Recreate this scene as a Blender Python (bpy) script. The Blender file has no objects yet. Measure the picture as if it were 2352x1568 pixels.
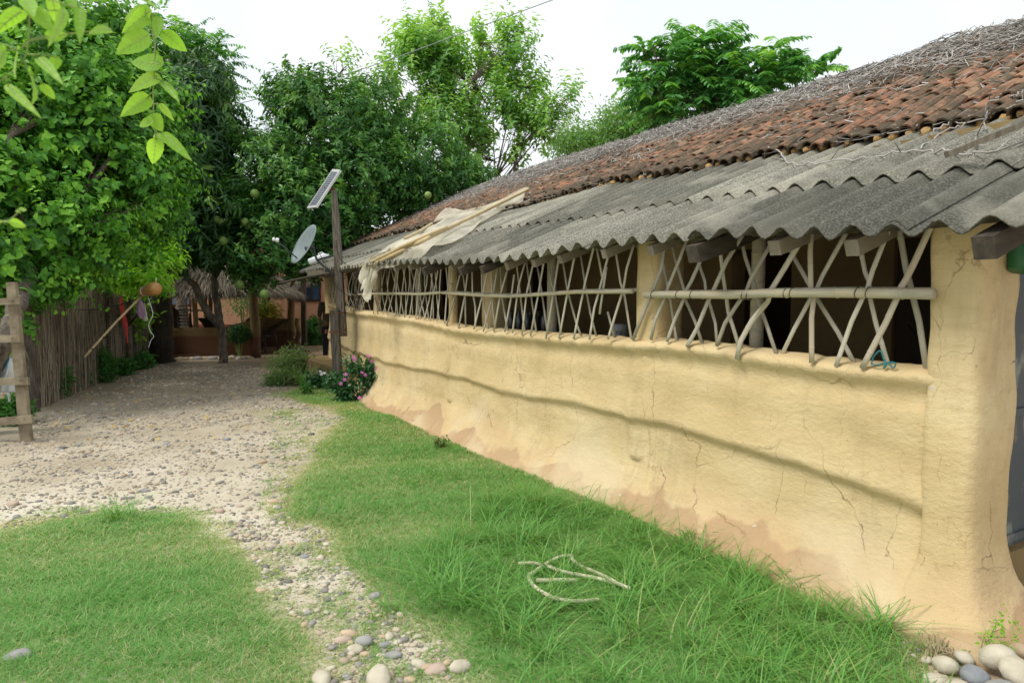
import bpy, math, random
import numpy as np
from mathutils import Vector, Matrix
random.seed(7); rs = np.random.RandomState(7)
S = bpy.context.scene; COL = S.collection
# ------------------------------------------------------------------ camera
CAMH = 1.6; YAW = math.radians(30.27); PITCH = math.radians(3.9)
cam_d = bpy.data.cameras.new("camera"); cam = bpy.data.objects.new("camera", cam_d); COL.objects.link(cam)
cam.location = (0, 0, CAMH); cam.rotation_euler = (math.radians(90) - PITCH, 0, -YAW)
cam_d.lens = 24.5; cam_d.sensor_width = 36; cam_d.clip_start = 0.05; cam_d.clip_end = 600
cam_d.dof.use_dof = True; cam_d.dof.focus_distance = 5.0; cam_d.dof.aperture_fstop = 4.5
S.camera = cam
# ------------------------------------------------------------------ sky and sun (bright overcast, sun veiled high on the left)
SUN_EL, SUN_AZ = 57, 277          # degrees; azimuth clockwise from +Y
w = bpy.data.worlds.new("World"); S.world = w; w.use_nodes = True
nt = w.node_tree; nt.nodes.clear()
o = nt.nodes.new('ShaderNodeOutputWorld'); bg = nt.nodes.new('ShaderNodeBackground'); sky = nt.nodes.new('ShaderNodeTexSky')
sky.sky_type = 'NISHITA'; sky.sun_disc = False; sky.sun_elevation = math.radians(SUN_EL); sky.sun_rotation = math.radians(SUN_AZ)
mx = nt.nodes.new('ShaderNodeMixRGB'); mx.inputs[0].default_value = .9; mx.inputs[2].default_value = (10.3, 10.6, 10.9, 1)
tcn = nt.nodes.new('ShaderNodeTexCoord'); cn = nt.nodes.new('ShaderNodeTexNoise'); cn.inputs['Scale'].default_value = 2.2; cn.inputs['Detail'].default_value = 4; nt.links.new(tcn.outputs['Generated'], cn.inputs[0]); crr = nt.nodes.new('ShaderNodeValToRGB'); crr.color_ramp.elements[0].position = .42; crr.color_ramp.elements[1].position = .62; crr.color_ramp.elements[0].color = (.90, .935, .955, 1); crr.color_ramp.elements[1].color = (1.05, 1.05, 1.05, 1); nt.links.new(cn.outputs[0], crr.inputs[0]); cm = nt.nodes.new('ShaderNodeMixRGB'); cm.blend_type = 'MULTIPLY'; cm.inputs[0].default_value = 1; cm.inputs[1].default_value = (10.3, 10.5, 10.7, 1); nt.links.new(crr.outputs[0], cm.inputs[2]); nt.links.new(cm.outputs[0], mx.inputs[2])
nt.links.new(sky.outputs[0], mx.inputs[1]); nt.links.new(mx.outputs[0], bg.inputs[0]); bg.inputs[1].default_value = .112
nt.links.new(bg.outputs[0], o.inputs[0])
sl = bpy.data.lights.new("sun", 'SUN'); so = bpy.data.objects.new("sun", sl); COL.objects.link(so)
sl.energy = 3.0; sl.angle = math.radians(22); sl.color = (1, .95, .86)
az, el = math.radians(SUN_AZ), math.radians(SUN_EL)
sd = Vector((math.sin(az) * math.cos(el), math.cos(az) * math.cos(el), math.sin(el)))
so.rotation_euler = sd.to_track_quat('Z', 'Y').to_euler()
S.view_settings.view_transform = 'Standard'; S.view_settings.look = 'None'; S.view_settings.exposure = 0.0; S.view_settings.gamma = 1
# ------------------------------------------------------------------ measuring the place: pixel of the 2352x1568 picture -> direction -> real point
FPX = 24.5 / 36 * 2352
cp, sp, cy, sy = math.cos(PITCH), math.sin(PITCH), math.cos(YAW), math.sin(YAW)
def ray(px, py):
    u, v = px - 1176, py - 784
    F = FPX * cp - v * sp; dn = FPX * sp + v * cp
    return (cy * u + sy * F, cy * F - sy * u, -dn, F)
def at_x(px, py, X): r = ray(px, py); s = X / r[0]; return np.array((X, r[1] * s, CAMH + r[2] * s))
def at_y(px, py, Y): r = ray(px, py); s = Y / r[1]; return np.array((r[0] * s, Y, CAMH + r[2] * s))
def at_z(px, py, z=0.0): r = ray(px, py); s = (z - CAMH) / r[2]; return np.array((r[0] * s, r[1] * s, z))
def at_f(px, py, F): r = ray(px, py); s = F / r[3]; return np.array((r[0] * s, r[1] * s, CAMH + r[2] * s))
def c7(x, y): return ((2048 + x / 2.296) / 1.7415, (683 + y / 2.296) / 1.7415)
def c8(x, y): return ((3072 + x / 2.296) / 1.7415, (683 + y / 2.296) / 1.7415)
def c6(x, y): return ((1024 + x / 2.296) / 1.7415, (683 + y / 2.296) / 1.7415)
def c1(x, y): return (x / 2.296 / 1.7415, y / 2.296 / 1.7415)
def c5(x, y): return (x / 2.296 / 1.7415, (683 + y / 2.296) / 1.7415)
def ch(x, y): return ((600 + x / 3.136) / 1.7415, (1050 + y / 3.136) / 1.7415)
# ------------------------------------------------------------------ noise in python
_ph = rs.rand(40, 4) * 6.28; _dr = rs.randn(40, 3)
def n3(p, f=1.0, o=0, k=7):
    p = np.atleast_2d(p) * f; r = 0
    for i in range(k):
        d = _dr[(o + i) % 40]; q = _ph[(o + i) % 40]
        r = r + np.sin(p @ (d * (1 + .35 * i)) + q[0] + 1.3 * np.sin(p @ d[[1, 2, 0]] * .9 + q[1]))
    return r / k * 1.5
# ------------------------------------------------------------------ materials
def mat(name, cols, scale=6., rough=.85, bump=.25, bscale=30., stretch=(1, 1, 1), attr=None, amix=.65, transl=0., detail=6, spec=.3, fac2=None, metal=0., lo=.3, hi=.7, trcol=None, sheen=None):
    m = bpy.data.materials.new(name); m.use_nodes = True; t = m.node_tree; N = t.nodes; L = t.links; N.clear()
    out = N.new('ShaderNodeOutputMaterial'); b = N.new('ShaderNodeBsdfPrincipled'); L.new(b.outputs[0], out.inputs[0])
    g = N.new('ShaderNodeNewGeometry'); mp = N.new('ShaderNodeMapping'); L.new(g.outputs['Position'], mp.inputs[0]); mp.inputs['Scale'].default_value = stretch
    n = N.new('ShaderNodeTexNoise'); n.inputs['Scale'].default_value = scale; n.inputs['Detail'].default_value = detail; L.new(mp.outputs[0], n.inputs[0])
    r = N.new('ShaderNodeValToRGB'); cr = r.color_ramp
    cr.elements[0].position = lo; cr.elements[1].position = hi
    cr.elements[0].color = (*cols[0], 1); cr.elements[1].color = (*cols[-1], 1)
    for i, c in enumerate(cols[1:-1]): e = cr.elements.new(lo + (hi - lo) * (i + 1) / (len(cols) - 1)); e.color = (*c, 1)
    fac = n.outputs[0]
    if attr:
        a = N.new('ShaderNodeAttribute'); a.attribute_name = attr
        ml = N.new('ShaderNodeMath'); ml.operation = 'MULTIPLY'; ml.inputs[1].default_value = amix; L.new(a.outputs['Fac'], ml.inputs[0])
        m2 = N.new('ShaderNodeMath'); m2.operation = 'MULTIPLY_ADD'; m2.inputs[1].default_value = 1 - amix; L.new(n.outputs[0], m2.inputs[0]); L.new(ml.outputs[0], m2.inputs[2]); fac = m2.outputs[0]
        if amix > .5: cr.elements[0].position = .12; cr.elements[-1].position = .88
    L.new(fac, r.inputs[0]); col = r.outputs[0]
    L.new(col, b.inputs['Base Color']); b.inputs['Roughness'].default_value = rough; b.inputs['Specular IOR Level'].default_value = spec; b.inputs['Metallic'].default_value = metal
    if bump:
        n2 = N.new('ShaderNodeTexNoise'); n2.inputs['Scale'].default_value = bscale; n2.inputs['Detail'].default_value = 8; L.new(mp.outputs[0], n2.inputs[0])
        bp = N.new('ShaderNodeBump'); bp.inputs['Strength'].default_value = bump; bp.inputs['Distance'].default_value = .02; L.new(n2.outputs[0], bp.inputs['Height']); L.new(bp.outputs[0], b.inputs['Normal'])
    if transl:
        tr = N.new('ShaderNodeBsdfTranslucent'); ms = N.new('ShaderNodeMixShader'); ms.inputs[0].default_value = transl
        hs = N.new('ShaderNodeMixRGB'); hs.blend_type = 'MULTIPLY'; hs.inputs[0].default_value = 1; hs.inputs[2].default_value = (*(trcol or (1.6, 1.5, .6)), 1); L.new(col, hs.inputs[1]); L.new(hs.outputs[0], tr.inputs[0])
        L.new(b.outputs[0], ms.inputs[1]); L.new(tr.outputs[0], ms.inputs[2]); L.new(ms.outputs[0], out.inputs[0])
    m['b'] = 1
    return m
def nd(m, typ): return m.node_tree.nodes.new(typ)
def bsdf(m): return [n for n in m.node_tree.nodes if n.type == 'BSDF_PRINCIPLED'][0]
def overlay(m, color, maskf, amount=1.0):
    """mix a second colour over the base by a mask socket made by maskf(material)->socket"""
    L = m.node_tree.links; b = bsdf(m); src = b.inputs['Base Color'].links[0].from_socket
    x = nd(m, 'ShaderNodeMixRGB'); L.new(src, x.inputs[1]); x.inputs[2].default_value = (*color, 1)
    s = maskf(m)
    if amount != 1: k = nd(m, 'ShaderNodeMath'); k.operation = 'MULTIPLY'; k.inputs[1].default_value = amount; L.new(s, k.inputs[0]); s = k.outputs[0]
    L.new(s, x.inputs[0]); L.new(x.outputs[0], b.inputs['Base Color'])
def noise_mask(scale, lo, hi, stretch=(1, 1, 1), off=0, detail=6, dist=0.):
    def f(m):
        L = m.node_tree.links; g = nd(m, 'ShaderNodeNewGeometry'); mp = nd(m, 'ShaderNodeMapping'); mp.inputs['Scale'].default_value = stretch; mp.inputs['Location'].default_value = (off, off * .7, off * 1.3)
        L.new(g.outputs['Position'], mp.inputs[0]); n = nd(m, 'ShaderNodeTexNoise'); n.inputs['Scale'].default_value = scale; n.inputs['Detail'].default_value = detail; n.inputs['Distortion'].default_value = dist
        L.new(mp.outputs[0], n.inputs[0]); r = nd(m, 'ShaderNodeMapRange'); r.inputs[1].default_value = lo; r.inputs[2].default_value = hi; L.new(n.outputs[0], r.inputs[0]); return r.outputs[0]
    return f
def zmask(z0, z1, nscale, namp, stretch=(1, 1, 1), off=0, sharp=None):
    """1 below z0 fading to 0 at z1, edge broken by noise"""
    def f(m):
        L = m.node_tree.links; g = nd(m, 'ShaderNodeNewGeometry'); sx = nd(m, 'ShaderNodeSeparateXYZ'); L.new(g.outputs['Position'], sx.inputs[0])
        ns = noise_mask(nscale, 0, 1, stretch, off)(m); a = nd(m, 'ShaderNodeMath'); a.operation = 'MULTIPLY_ADD'; a.inputs[1].default_value = -namp; L.new(ns, a.inputs[0]); L.new(sx.outputs[2], a.inputs[2])
        r = nd(m, 'ShaderNodeMapRange'); r.inputs[1].default_value = z0 - namp * .5; r.inputs[2].default_value = z1 - namp * .5; r.inputs[3].default_value = 1; r.inputs[4].default_value = 0; L.new(a.outputs[0], r.inputs[0]); return r.outputs[0]
    return f
def mul_mask(f1, f2):
    def f(m):
        a, b = f1(m), f2(m); k = nd(m, 'ShaderNodeMath'); k.operation = 'MULTIPLY'; m.node_tree.links.new(a, k.inputs[0]); m.node_tree.links.new(b, k.inputs[1]); return k.outputs[0]
    return f
def crack_mask(scale, width, stretch=(1, 1, 1), dist=.12, off=0):
    def f(m):
        L = m.node_tree.links; g = nd(m, 'ShaderNodeNewGeometry'); mp = nd(m, 'ShaderNodeMapping'); mp.inputs['Scale'].default_value = stretch; mp.inputs['Location'].default_value = (off, off, off)
        n = nd(m, 'ShaderNodeTexNoise'); n.inputs['Scale'].default_value = 7; n.inputs['Detail'].default_value = 7; L.new(g.outputs['Position'], n.inputs[0])
        vm = nd(m, 'ShaderNodeMixRGB'); vm.blend_type = 'LINEAR_LIGHT'; vm.inputs[0].default_value = dist; L.new(g.outputs['Position'], vm.inputs[1]); L.new(n.outputs[1], vm.inputs[2]); L.new(vm.outputs[0], mp.inputs[0])
        v = nd(m, 'ShaderNodeTexVoronoi'); v.feature = 'DISTANCE_TO_EDGE'; v.inputs['Scale'].default_value = scale; L.new(mp.outputs[0], v.inputs[0])
        r = nd(m, 'ShaderNodeMapRange'); r.inputs[1].default_value = 0; r.inputs[2].default_value = width; r.inputs[3].default_value = 1; r.inputs[4].default_value = 0; L.new(v.outputs[0], r.inputs[0]); return r.outputs[0]
    return f
# ------------------------------------------------------------------ meshes
def tag(o, label=None, cat=None, group=None, kind=None):
    if label: o['label'] = label
    if cat: o['category'] = cat
    if group: o['group'] = group
    if kind: o['kind'] = kind
    return o
def empty(name, loc, label=None, cat=None, group=None):
    o = bpy.data.objects.new(name, None); COL.objects.link(o); o.location = tuple(loc); o.empty_display_size = .1
    return tag(o, label, cat, group)
def mesh_obj(name, V, F, m, parent=None, rnd=None, smooth=False, extra=None):
    """V (n,3) world points, F list of arrays (each k x sides) or list of lists"""
    V = np.asarray(V, dtype=np.float64).reshape(-1, 3)
    if parent is not None:
        p = parent; off = np.zeros(3)
        while p is not None: off += np.array(p.location); p = p.parent
        V = V - off
    me = bpy.data.meshes.new(name)
    if len(F) and isinstance(F[0], np.ndarray) and F[0].ndim == 2:
        loops = np.concatenate([f.reshape(-1) for f in F]); sizes = np.concatenate([np.full(len(f), f.shape[1]) for f in F])
    else:
        loops = np.array([i for f in F for i in f]); sizes = np.array([len(f) for f in F])
    me.vertices.add(len(V)); me.vertices.foreach_set('co', V.astype(np.float32).reshape(-1))
    me.loops.add(len(loops)); me.loops.foreach_set('vertex_index', loops.astype(np.int32))
    me.polygons.add(len(sizes)); me.polygons.foreach_set('loop_start', np.concatenate([[0], np.cumsum(sizes)[:-1]]).astype(np.int32))
    me.polygons.foreach_set('use_smooth', np.full(len(sizes), bool(smooth)))
    me.update(calc_edges=True); me.validate()
    if rnd is not None:
        a = me.attributes.new('rnd', 'FLOAT', 'POINT')
        if len(rnd) == len(me.vertices): a.data.foreach_set('value', np.asarray(rnd, dtype=np.float32))
    for nm, arr in (extra or {}).items():
        a = me.attributes.new(nm, 'FLOAT_VECTOR', 'POINT'); a.data.foreach_set('vector', np.asarray(arr, dtype=np.float32).reshape(-1))
    me.materials.append(m)
    o = bpy.data.objects.new(name, me); COL.objects.link(o)
    if parent is not None: o.parent = parent
    return o
class MB:
    def __init__(s): s.v = []; s.f = []; s.n = 0; s.r = []
    def add(s, V, F, r=None):
        V = np.asarray(V, float).reshape(-1, 3)
        for f in F: s.f.append([int(i) + s.n for i in f])
        s.v.append(V); s.n += len(V); s.r.append(np.full(len(V), random.random() if r is None else r)); return s
    def box(s, c, sz, ax=None, r=None, jit=0.):
        c = np.array(c, float); h = np.array(sz, float) / 2; A = np.eye(3) if ax is None else np.array(ax, float)
        V = [c + A.T @ (h * np.array(q)) for q in ((-1, -1, -1), (1, -1, -1), (1, 1, -1), (-1, 1, -1), (-1, -1, 1), (1, -1, 1), (1, 1, 1), (-1, 1, 1))]
        V = np.array(V) + (rs.randn(8, 3) * jit if jit else 0)
        return s.add(V, [(3, 2, 1, 0), (4, 5, 6, 7), (0, 1, 5, 4), (1, 2, 6, 5), (2, 3, 7, 6), (3, 0, 4, 7)], r)
    def beam(s, a, b, w, h, up=(0, 0, 1), r=None, segs=1, jit=0., w2=None, h2=None):
        a, b = np.array(a, float), np.array(b, float); d = (b - a) / np.linalg.norm(b - a); u = np.array(up, float); x = np.cross(d, u); x /= np.linalg.norm(x); u = np.cross(x, d)
        V = []; w2 = w if w2 is None else w2; h2 = h if h2 is None else h2
        for i in range(segs + 1):
            t = i / segs; c = a + (b - a) * t; ww = w + (w2 - w) * t; hh = h + (h2 - h) * t
            if jit: c = c + (x * rs.randn() + u * rs.randn()) * jit
            for q in ((-1, -1), (1, -1), (1, 1), (-1, 1)): V.append(c + x * q[0] * ww / 2 + u * q[1] * hh / 2)
        F = [(0, 1, 2, 3), tuple(4 * segs + k for k in (3, 2, 1, 0))]
        for i in range(segs):
            for k in range(4): F.append((4 * i + k, 4 * i + 4 + k, 4 * i + 4 + (k + 1) % 4, 4 * i + (k + 1) % 4))
        return s.add(V, F, r)
    def tube(s, P, R, n=8, r=None, cap=True, flat=1.0, up=(0, 0, 1)):
        P = np.asarray(P, float); k = len(P); R = np.full(k, R) if np.isscalar(R) else np.asarray(R, float)
        T = np.gradient(P, axis=0); T /= np.linalg.norm(T, axis=1)[:, None] + 1e-9
        u = np.array(up, float) if abs(T[0] @ np.array(up, float)) < .95 else np.array((1., .2, 0))
        V = []
        for i in range(k):
            x = np.cross(T[i], u); x /= np.linalg.norm(x) + 1e-9; y = np.cross(x, T[i]); u = y
            a = np.arange(n) / n * 2 * np.pi
            V.append(P[i] + R[i] * (np.outer(np.cos(a), x) + flat * np.outer(np.sin(a), y)))
        V = np.concatenate(V); F = []
        for i in range(k - 1):
            for j in range(n): F.append((i * n + j, i * n + (j + 1) % n, (i + 1) * n + (j + 1) % n, (i + 1) * n + j))
        if cap: F.append(tuple(range(n))[::-1]); F.append(tuple((k - 1) * n + j for j in range(n)))
        return s.add(V, F, r)
    def bamboo(s, P, rad, n=8, seg=.22, r=None, flat=1.0, up=(0, 0, 1), taper=1.0):
        """tube through P with swollen joints"""
        P = np.asarray(P, float); L = np.concatenate([[0], np.cumsum(np.linalg.norm(np.diff(P, axis=0), axis=1))]); tot = L[-1]
        ts = []; x = random.uniform(.02, seg)
        while x < tot - .02: ts += [x - .012, x - .004, x, x + .004, x + .012]; x += seg * random.uniform(.8, 1.2)
        ts = sorted(set([0, tot] + [t for t in ts if 0 < t < tot] + list(L[1:-1])))
        Q = np.array([[np.interp(t, L, P[:, k]) for k in range(3)] for t in ts]); R = np.full(len(ts), rad) * np.linspace(1, taper, len(ts))
        for i in range(1, len(ts) - 1):
            if abs(ts[i + 1] - ts[i] - .004) < 1e-4 and abs(ts[i] - ts[i - 1] - .004) < 1e-4: R[i] *= 1.14
        return s.tube(Q, R, n, r, flat=flat, up=up)
    def lathe(s, prof, c=(0, 0, 0), n=24, axis=None, r=None):
        prof = np.array(prof, float); a = np.arange(n) / n * 2 * np.pi
        if axis is None: x, y, z = np.eye(3)
        else:
            z = np.array(axis, float); z /= np.linalg.norm(z); x = np.cross(z, (0, 0, 1) if abs(z[2]) < .9 else (1, 0, 0)); x /= np.linalg.norm(x); y = np.cross(z, x)
        V = np.concatenate([np.array(c) + p[0] * (np.outer(np.cos(a), x) + np.outer(np.sin(a), y)) + p[1] * z for p in prof]); F = []
        for i in range(len(prof) - 1):
            for j in range(n): F.append((i * n + j, i * n + (j + 1) % n, (i + 1) * n + (j + 1) % n, (i + 1) * n + j))
        return s.add(V, F, r)
    def grid(s, G, r=None, close=False):
        """G (a,b,3) array of points"""
        G = np.asarray(G, float); a, b = G.shape[:2]; F = []
        for i in range(a - 1):
            for j in range(b - 1): F.append((i * b + j, (i + 1) * b + j, (i + 1) * b + j + 1, i * b + j + 1))
            if close: F.append((i * b + b - 1, (i + 1) * b + b - 1, (i + 1) * b, i * b))
        return s.add(G.reshape(-1, 3), F, r)
    def ball(s, c, rad, ax=None, n=10, m=7, r=None, noise=0.):
        V = []; F = []; A = np.eye(3) if ax is None else np.array(ax)
        for i in range(m + 1):
            for j in range(n):
                th = math.pi * i / m; ph = 2 * math.pi * j / n; d = np.array((math.sin(th) * math.cos(ph), math.sin(th) * math.sin(ph), math.cos(th)))
                V.append(np.array(c) + A.T @ (d * np.array(rad)))
        for i in range(m):
            for j in range(n): F.append((i * n + j, (i + 1) * n + j, (i + 1) * n + (j + 1) % n, i * n + (j + 1) % n))
        V = np.array(V)
        if noise: V = V + (V - np.array(c)) * (n3(V, 3 / max(rad))[:, None] * noise)
        return s.add(V, F, r)
    def build(s, name, m, parent=None, smooth=False): return mesh_obj(name, np.concatenate(s.v), s.f, m, parent, np.concatenate(s.r), smooth)
def inst(TV, TF, P, R, Sc, rnd):
    """copies of a template: TV (n,3) TF (m,k) P (N,3) R (N,3,3) rows = local x,y,z axes in world; Sc (N,) or (N,3)"""
    TV = np.asarray(TV, float); TF = np.asarray(TF); N = len(P); Sc = np.asarray(Sc, float); Sc = Sc[:, None] * np.ones(3) if Sc.ndim == 1 else Sc
    V = np.einsum('nij,nkj->nik', TV[None] * Sc[:, None, :], np.transpose(R, (0, 2, 1))) + P[:, None]
    F = TF[None] + (np.arange(N) * len(TV))[:, None, None]
    return V.reshape(-1, 3), F.reshape(-1, TF.shape[1]), np.repeat(rnd, len(TV))
def nrm(a): return a / (np.linalg.norm(a, axis=-1, keepdims=True) + 1e-9)
def frames(D, Nn):
    y = nrm(D); x = nrm(np.cross(y, Nn)); z = np.cross(x, y); return np.stack([x, y, z], axis=1)
def merge(parts):
    V = []; F = []; R = []; n = 0
    for v, f, r in parts: V.append(v); F.append(f + n); R.append(r); n += len(v)
    k = {}
    for f in F: k.setdefault(f.shape[1], []).append(f)
    return np.concatenate(V), [np.concatenate(x) for x in k.values()], np.concatenate(R)
def leaf_t(prof, fold=.12, curl=.15):
    """leaf along +y; prof = [(t, halfwidth)]"""
    V = []; F = []
    for t, wd in prof: c = -curl * t * t; V += [(-wd, t, c + fold * wd * 2), (0, t, c), (wd, t, c + fold * wd * 2)]
    for i in range(len(prof) - 1):
        a = 3 * i; F += [(a, a + 1, a + 4, a + 3), (a + 1, a + 2, a + 5, a + 4)]
    return np.array(V), np.array(F)
BROAD = leaf_t([(0, .12), (.22, .4), (.6, .3), (1, .02)], .15, .25)
OVAL = leaf_t([(0, .04), (.45, .26), (1, .03)], .25, .2)
LONG = leaf_t([(0, .03), (.35, .12), (.7, .1), (1, .01)], .2, .5)
LET = leaf_t([(0, .05), (.5, .2), (1, .04)], .1, .15)
# ================================================================== materials used around
MUD = mat('mud_plaster', [(.53, .40, .20), (.62, .48, .26), (.68, .56, .33)], 1.6, .92, .22, 26, stretch=(1, 1, 1.4), lo=.25, hi=.75)
overlay(MUD, (.50, .37, .19), noise_mask(11, .5, .75, (1, .35, 1.6), 3), .55)
overlay(MUD, (.36, .27, .13), noise_mask(2.2, .56, .8, (1, 1, .5), 9), .45)
overlay(MUD, (.36, .23, .13), zmask(.17, .20, 1.15, .95, (1, 1, 1), 4.), .9)
overlay(MUD, (.50, .35, .20), zmask(.20, .34, 2.1, .7, (1, 1, 1), 14.), .45)
overlay(MUD, (.40, .31, .19), mul_mask(noise_mask(2.5, .5, .7, (1, 1.6, .35), 41), noise_mask(18, .4, .65, (1, 1.6, .3), 2)), .5)
overlay(MUD, (.62, .60, .52), mul_mask(noise_mask(9, .725, .735, (1, 1, 1.6), 51), mul_mask(zmask(1.3, 1.31, 1, .01), noise_mask(2, .45, .5, (1, 1, 1), 8))), .7)
overlay(MUD, (.33, .22, .12), noise_mask(70, .66, .72, (1, 1, .6), 12), .55)
overlay(MUD, (.60, .50, .33), mul_mask(zmask(.30, .55, 1.5, .5, (1, 1, 1), 11.), noise_mask(1.3, .5, .62, (1, 1, 1), 31.)), .6)
overlay(MUD, (.19, .12, .07), mul_mask(crack_mask(1.3, .006, (1, 1, .55), .09), noise_mask(1.7, .52, .6, (1, 1, 1), 17)), .85)
overlay(MUD, (.24, .16, .08), mul_mask(crack_mask(4.2, .010, (1, .9, .3), .09, 5), noise_mask(2.6, .50, .60, (1, 1, 1), 23)), .75)
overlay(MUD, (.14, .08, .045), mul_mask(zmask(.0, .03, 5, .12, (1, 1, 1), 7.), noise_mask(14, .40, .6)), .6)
def more_bump(m, scale, strength, stretch=(1, 1, 1), dist=.01):
    L = m.node_tree.links; b = bsdf(m); g = nd(m, 'ShaderNodeNewGeometry'); mp = nd(m, 'ShaderNodeMapping'); mp.inputs['Scale'].default_value = stretch; L.new(g.outputs['Position'], mp.inputs[0])
    n = nd(m, 'ShaderNodeTexNoise'); n.inputs['Scale'].default_value = scale; n.inputs['Detail'].default_value = 5; L.new(mp.outputs[0], n.inputs[0])
    bp = nd(m, 'ShaderNodeBump'); bp.inputs['Strength'].default_value = strength; bp.inputs['Distance'].default_value = dist; L.new(n.outputs[0], bp.inputs['Height'])
    if b.inputs['Normal'].links: L.new(b.inputs['Normal'].links[0].from_socket, bp.inputs['Normal'])
    L.new(bp.outputs[0], b.inputs['Normal'])
more_bump(MUD, 150, .6, (1, .8, 1.2), .004)
more_bump(MUD, 42, .45, (1, .7, 1.2), .008)
more_bump(MUD, 5, .22, (1, .8, 1.1), .03)
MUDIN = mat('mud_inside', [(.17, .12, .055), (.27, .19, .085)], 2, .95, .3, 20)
CEM = mat('cement_sheet', [(.055, .054, .045), (.14, .137, .11), (.33, .32, .26)], 85, .95, .25, 110, detail=3, lo=.32, hi=.68, attr='rnd', amix=.28)
overlay(CEM, (.07, .072, .055), noise_mask(3.2, .52, .68, (.35, 1.6, .35), 42), .55)
overlay(CEM, (.14, .135, .105), noise_mask(1.3, .45, .7, (1, 1, 1), 2), .55)
overlay(CEM, (.42, .40, .32), noise_mask(2.1, .52, .75, (1, 1, 1), 8), .45)
overlay(CEM, (.07, .07, .055), noise_mask(6, .62, .7, (1, 1, 1), 18), .5)
TILE = mat('clay_tile', [(.07, .05, .035), (.12, .08, .05), (.20, .105, .065), (.30, .14, .08), (.27, .19, .12)], 9, .92, .4, 60, attr='rnd', amix=.6)
overlay(TILE, (.075, .065, .04), noise_mask(10, .45, .62, (1, 1, 1), 3), .85)
overlay(TILE, (.34, .25, .14), noise_mask(30, .60, .7, (1, 1, 1), 13), .6)
MUDFILL = mat('mud_filler', [(.36, .22, .09), (.52, .35, .16)], 30, .95, .8, 60)
BAMB = mat('weathered_bamboo', [(.30, .27, .20), (.46, .43, .35), (.60, .56, .46), (.44, .36, .25)], 5, .6, .25, 50, stretch=(4, 4, .8), attr='rnd', amix=.55, spec=.35)
BAMR = mat('rail_bamboo', [(.36, .34, .26), (.50, .46, .34), (.52, .43, .27)], 6, .55, .25, 60, stretch=(3, .5, 5), spec=.35)
WOOD = mat('grey_wood', [(.10, .085, .06), (.20, .17, .125), (.30, .26, .2)], 8, .9, .5, 60, stretch=(5, 5, 1), attr='rnd', amix=.35)
WOODD = mat('dark_wood', [(.025, .02, .015), (.06, .045, .032)], 6, .85, .3, 40)
DARKW = mat('dark_door_wood', [(.03, .02, .012), (.055, .035, .02)], 8, .7, .3, 40, stretch=(1, 1, .2))
RAFT = mat('rafter_wood', [(.045, .038, .03), (.17, .14, .10), (.33, .29, .22)], 7, .9, .5, 60, stretch=(1, 4, 4), attr='rnd', amix=.6)
TWIG = mat('dry_twig', [(.09, .08, .07), (.28, .265, .24), (.50, .48, .45)], 6, .85, 0, attr='rnd', amix=.8)
# ================================================================== THE LONG MUD HOUSE
house = empty('mud_house', (3.4, 1.8, 0), 'long ochre mud walled house with clay tile roof and bamboo lattice openings', 'house')
# outline of the wall face (X,Y) from the near gable round the corner and along to the far end
EAVE_PX = [(2560, 478), (2327, 496), (2222, 512), (2107, 519), (1999, 527), (1911, 534), (1824, 535), (1716, 534), (1639, 538), (1576, 542), (1486, 548), (1396, 557), (1331, 564), (1202, 588), (1138, 594), (1050, 600), (923, 602), (796, 612), (686, 624)]
def eave_x(Y): return np.interp(Y, [9.0, 11.5, 16.2], [3.05, 3.33, 3.78])
ep = []
for px, py in EAVE_PX:
    X = 3.05
    for _ in range(30): p = at_x(px, py, X); X = .5 * X + .5 * float(eave_x(p[1]))
    ep.append(at_x(px, py, X))
ep = np.array(sorted([tuple(p) for p in ep], key=lambda p: p[1]))
def E(Y): Y = np.asarray(Y, float); return np.stack([eave_x(Y), Y, np.interp(Y, ep[:, 1], ep[:, 2])], -1)
TILE_PX = [(2352, 265), (2280, 283), (2040, 320), (1870, 345), (1700, 372), (1560, 398), (1390, 425), (1240, 468), (1100, 500), (938, 532), (788, 571)]
def tile_x(Y): return np.interp(Y, [13, 16.3], [5.2, 4.9])
tp = []
for px, py in TILE_PX:
    X = 5.2
    for _ in range(30): p = at_x(px, py, X); X = .5 * X + .5 * float(tile_x(p[1]))
    tp.append(at_x(px, py, X))
tp = np.array(sorted([tuple(p) for p in tp], key=lambda p: p[1]))
def T(Y): Y = np.asarray(Y, float); return np.stack([tile_x(Y), Y, np.interp(Y, tp[:, 1], tp[:, 2]) - .04], -1)
RIDGE_PX = [(2352, 52), (2154, 98), (2089, 130), (1914, 180), (1764, 228), (1614, 270), (1555, 285), (1439, 323), (1318, 357), (1201, 393), (1110, 425), (1060, 440)]
rp = np.array(sorted([tuple(at_x(px, py, 8.1)) for px, py in RIDGE_PX], key=lambda p: p[1]))
def R_(Y): Y = np.asarray(Y, float); return np.stack([np.full(Y.shape, 8.1), Y, np.interp(Y, rp[:, 1], rp[:, 2]) - .13], -1)
Y0, Y1 = .62, 16.35
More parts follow.
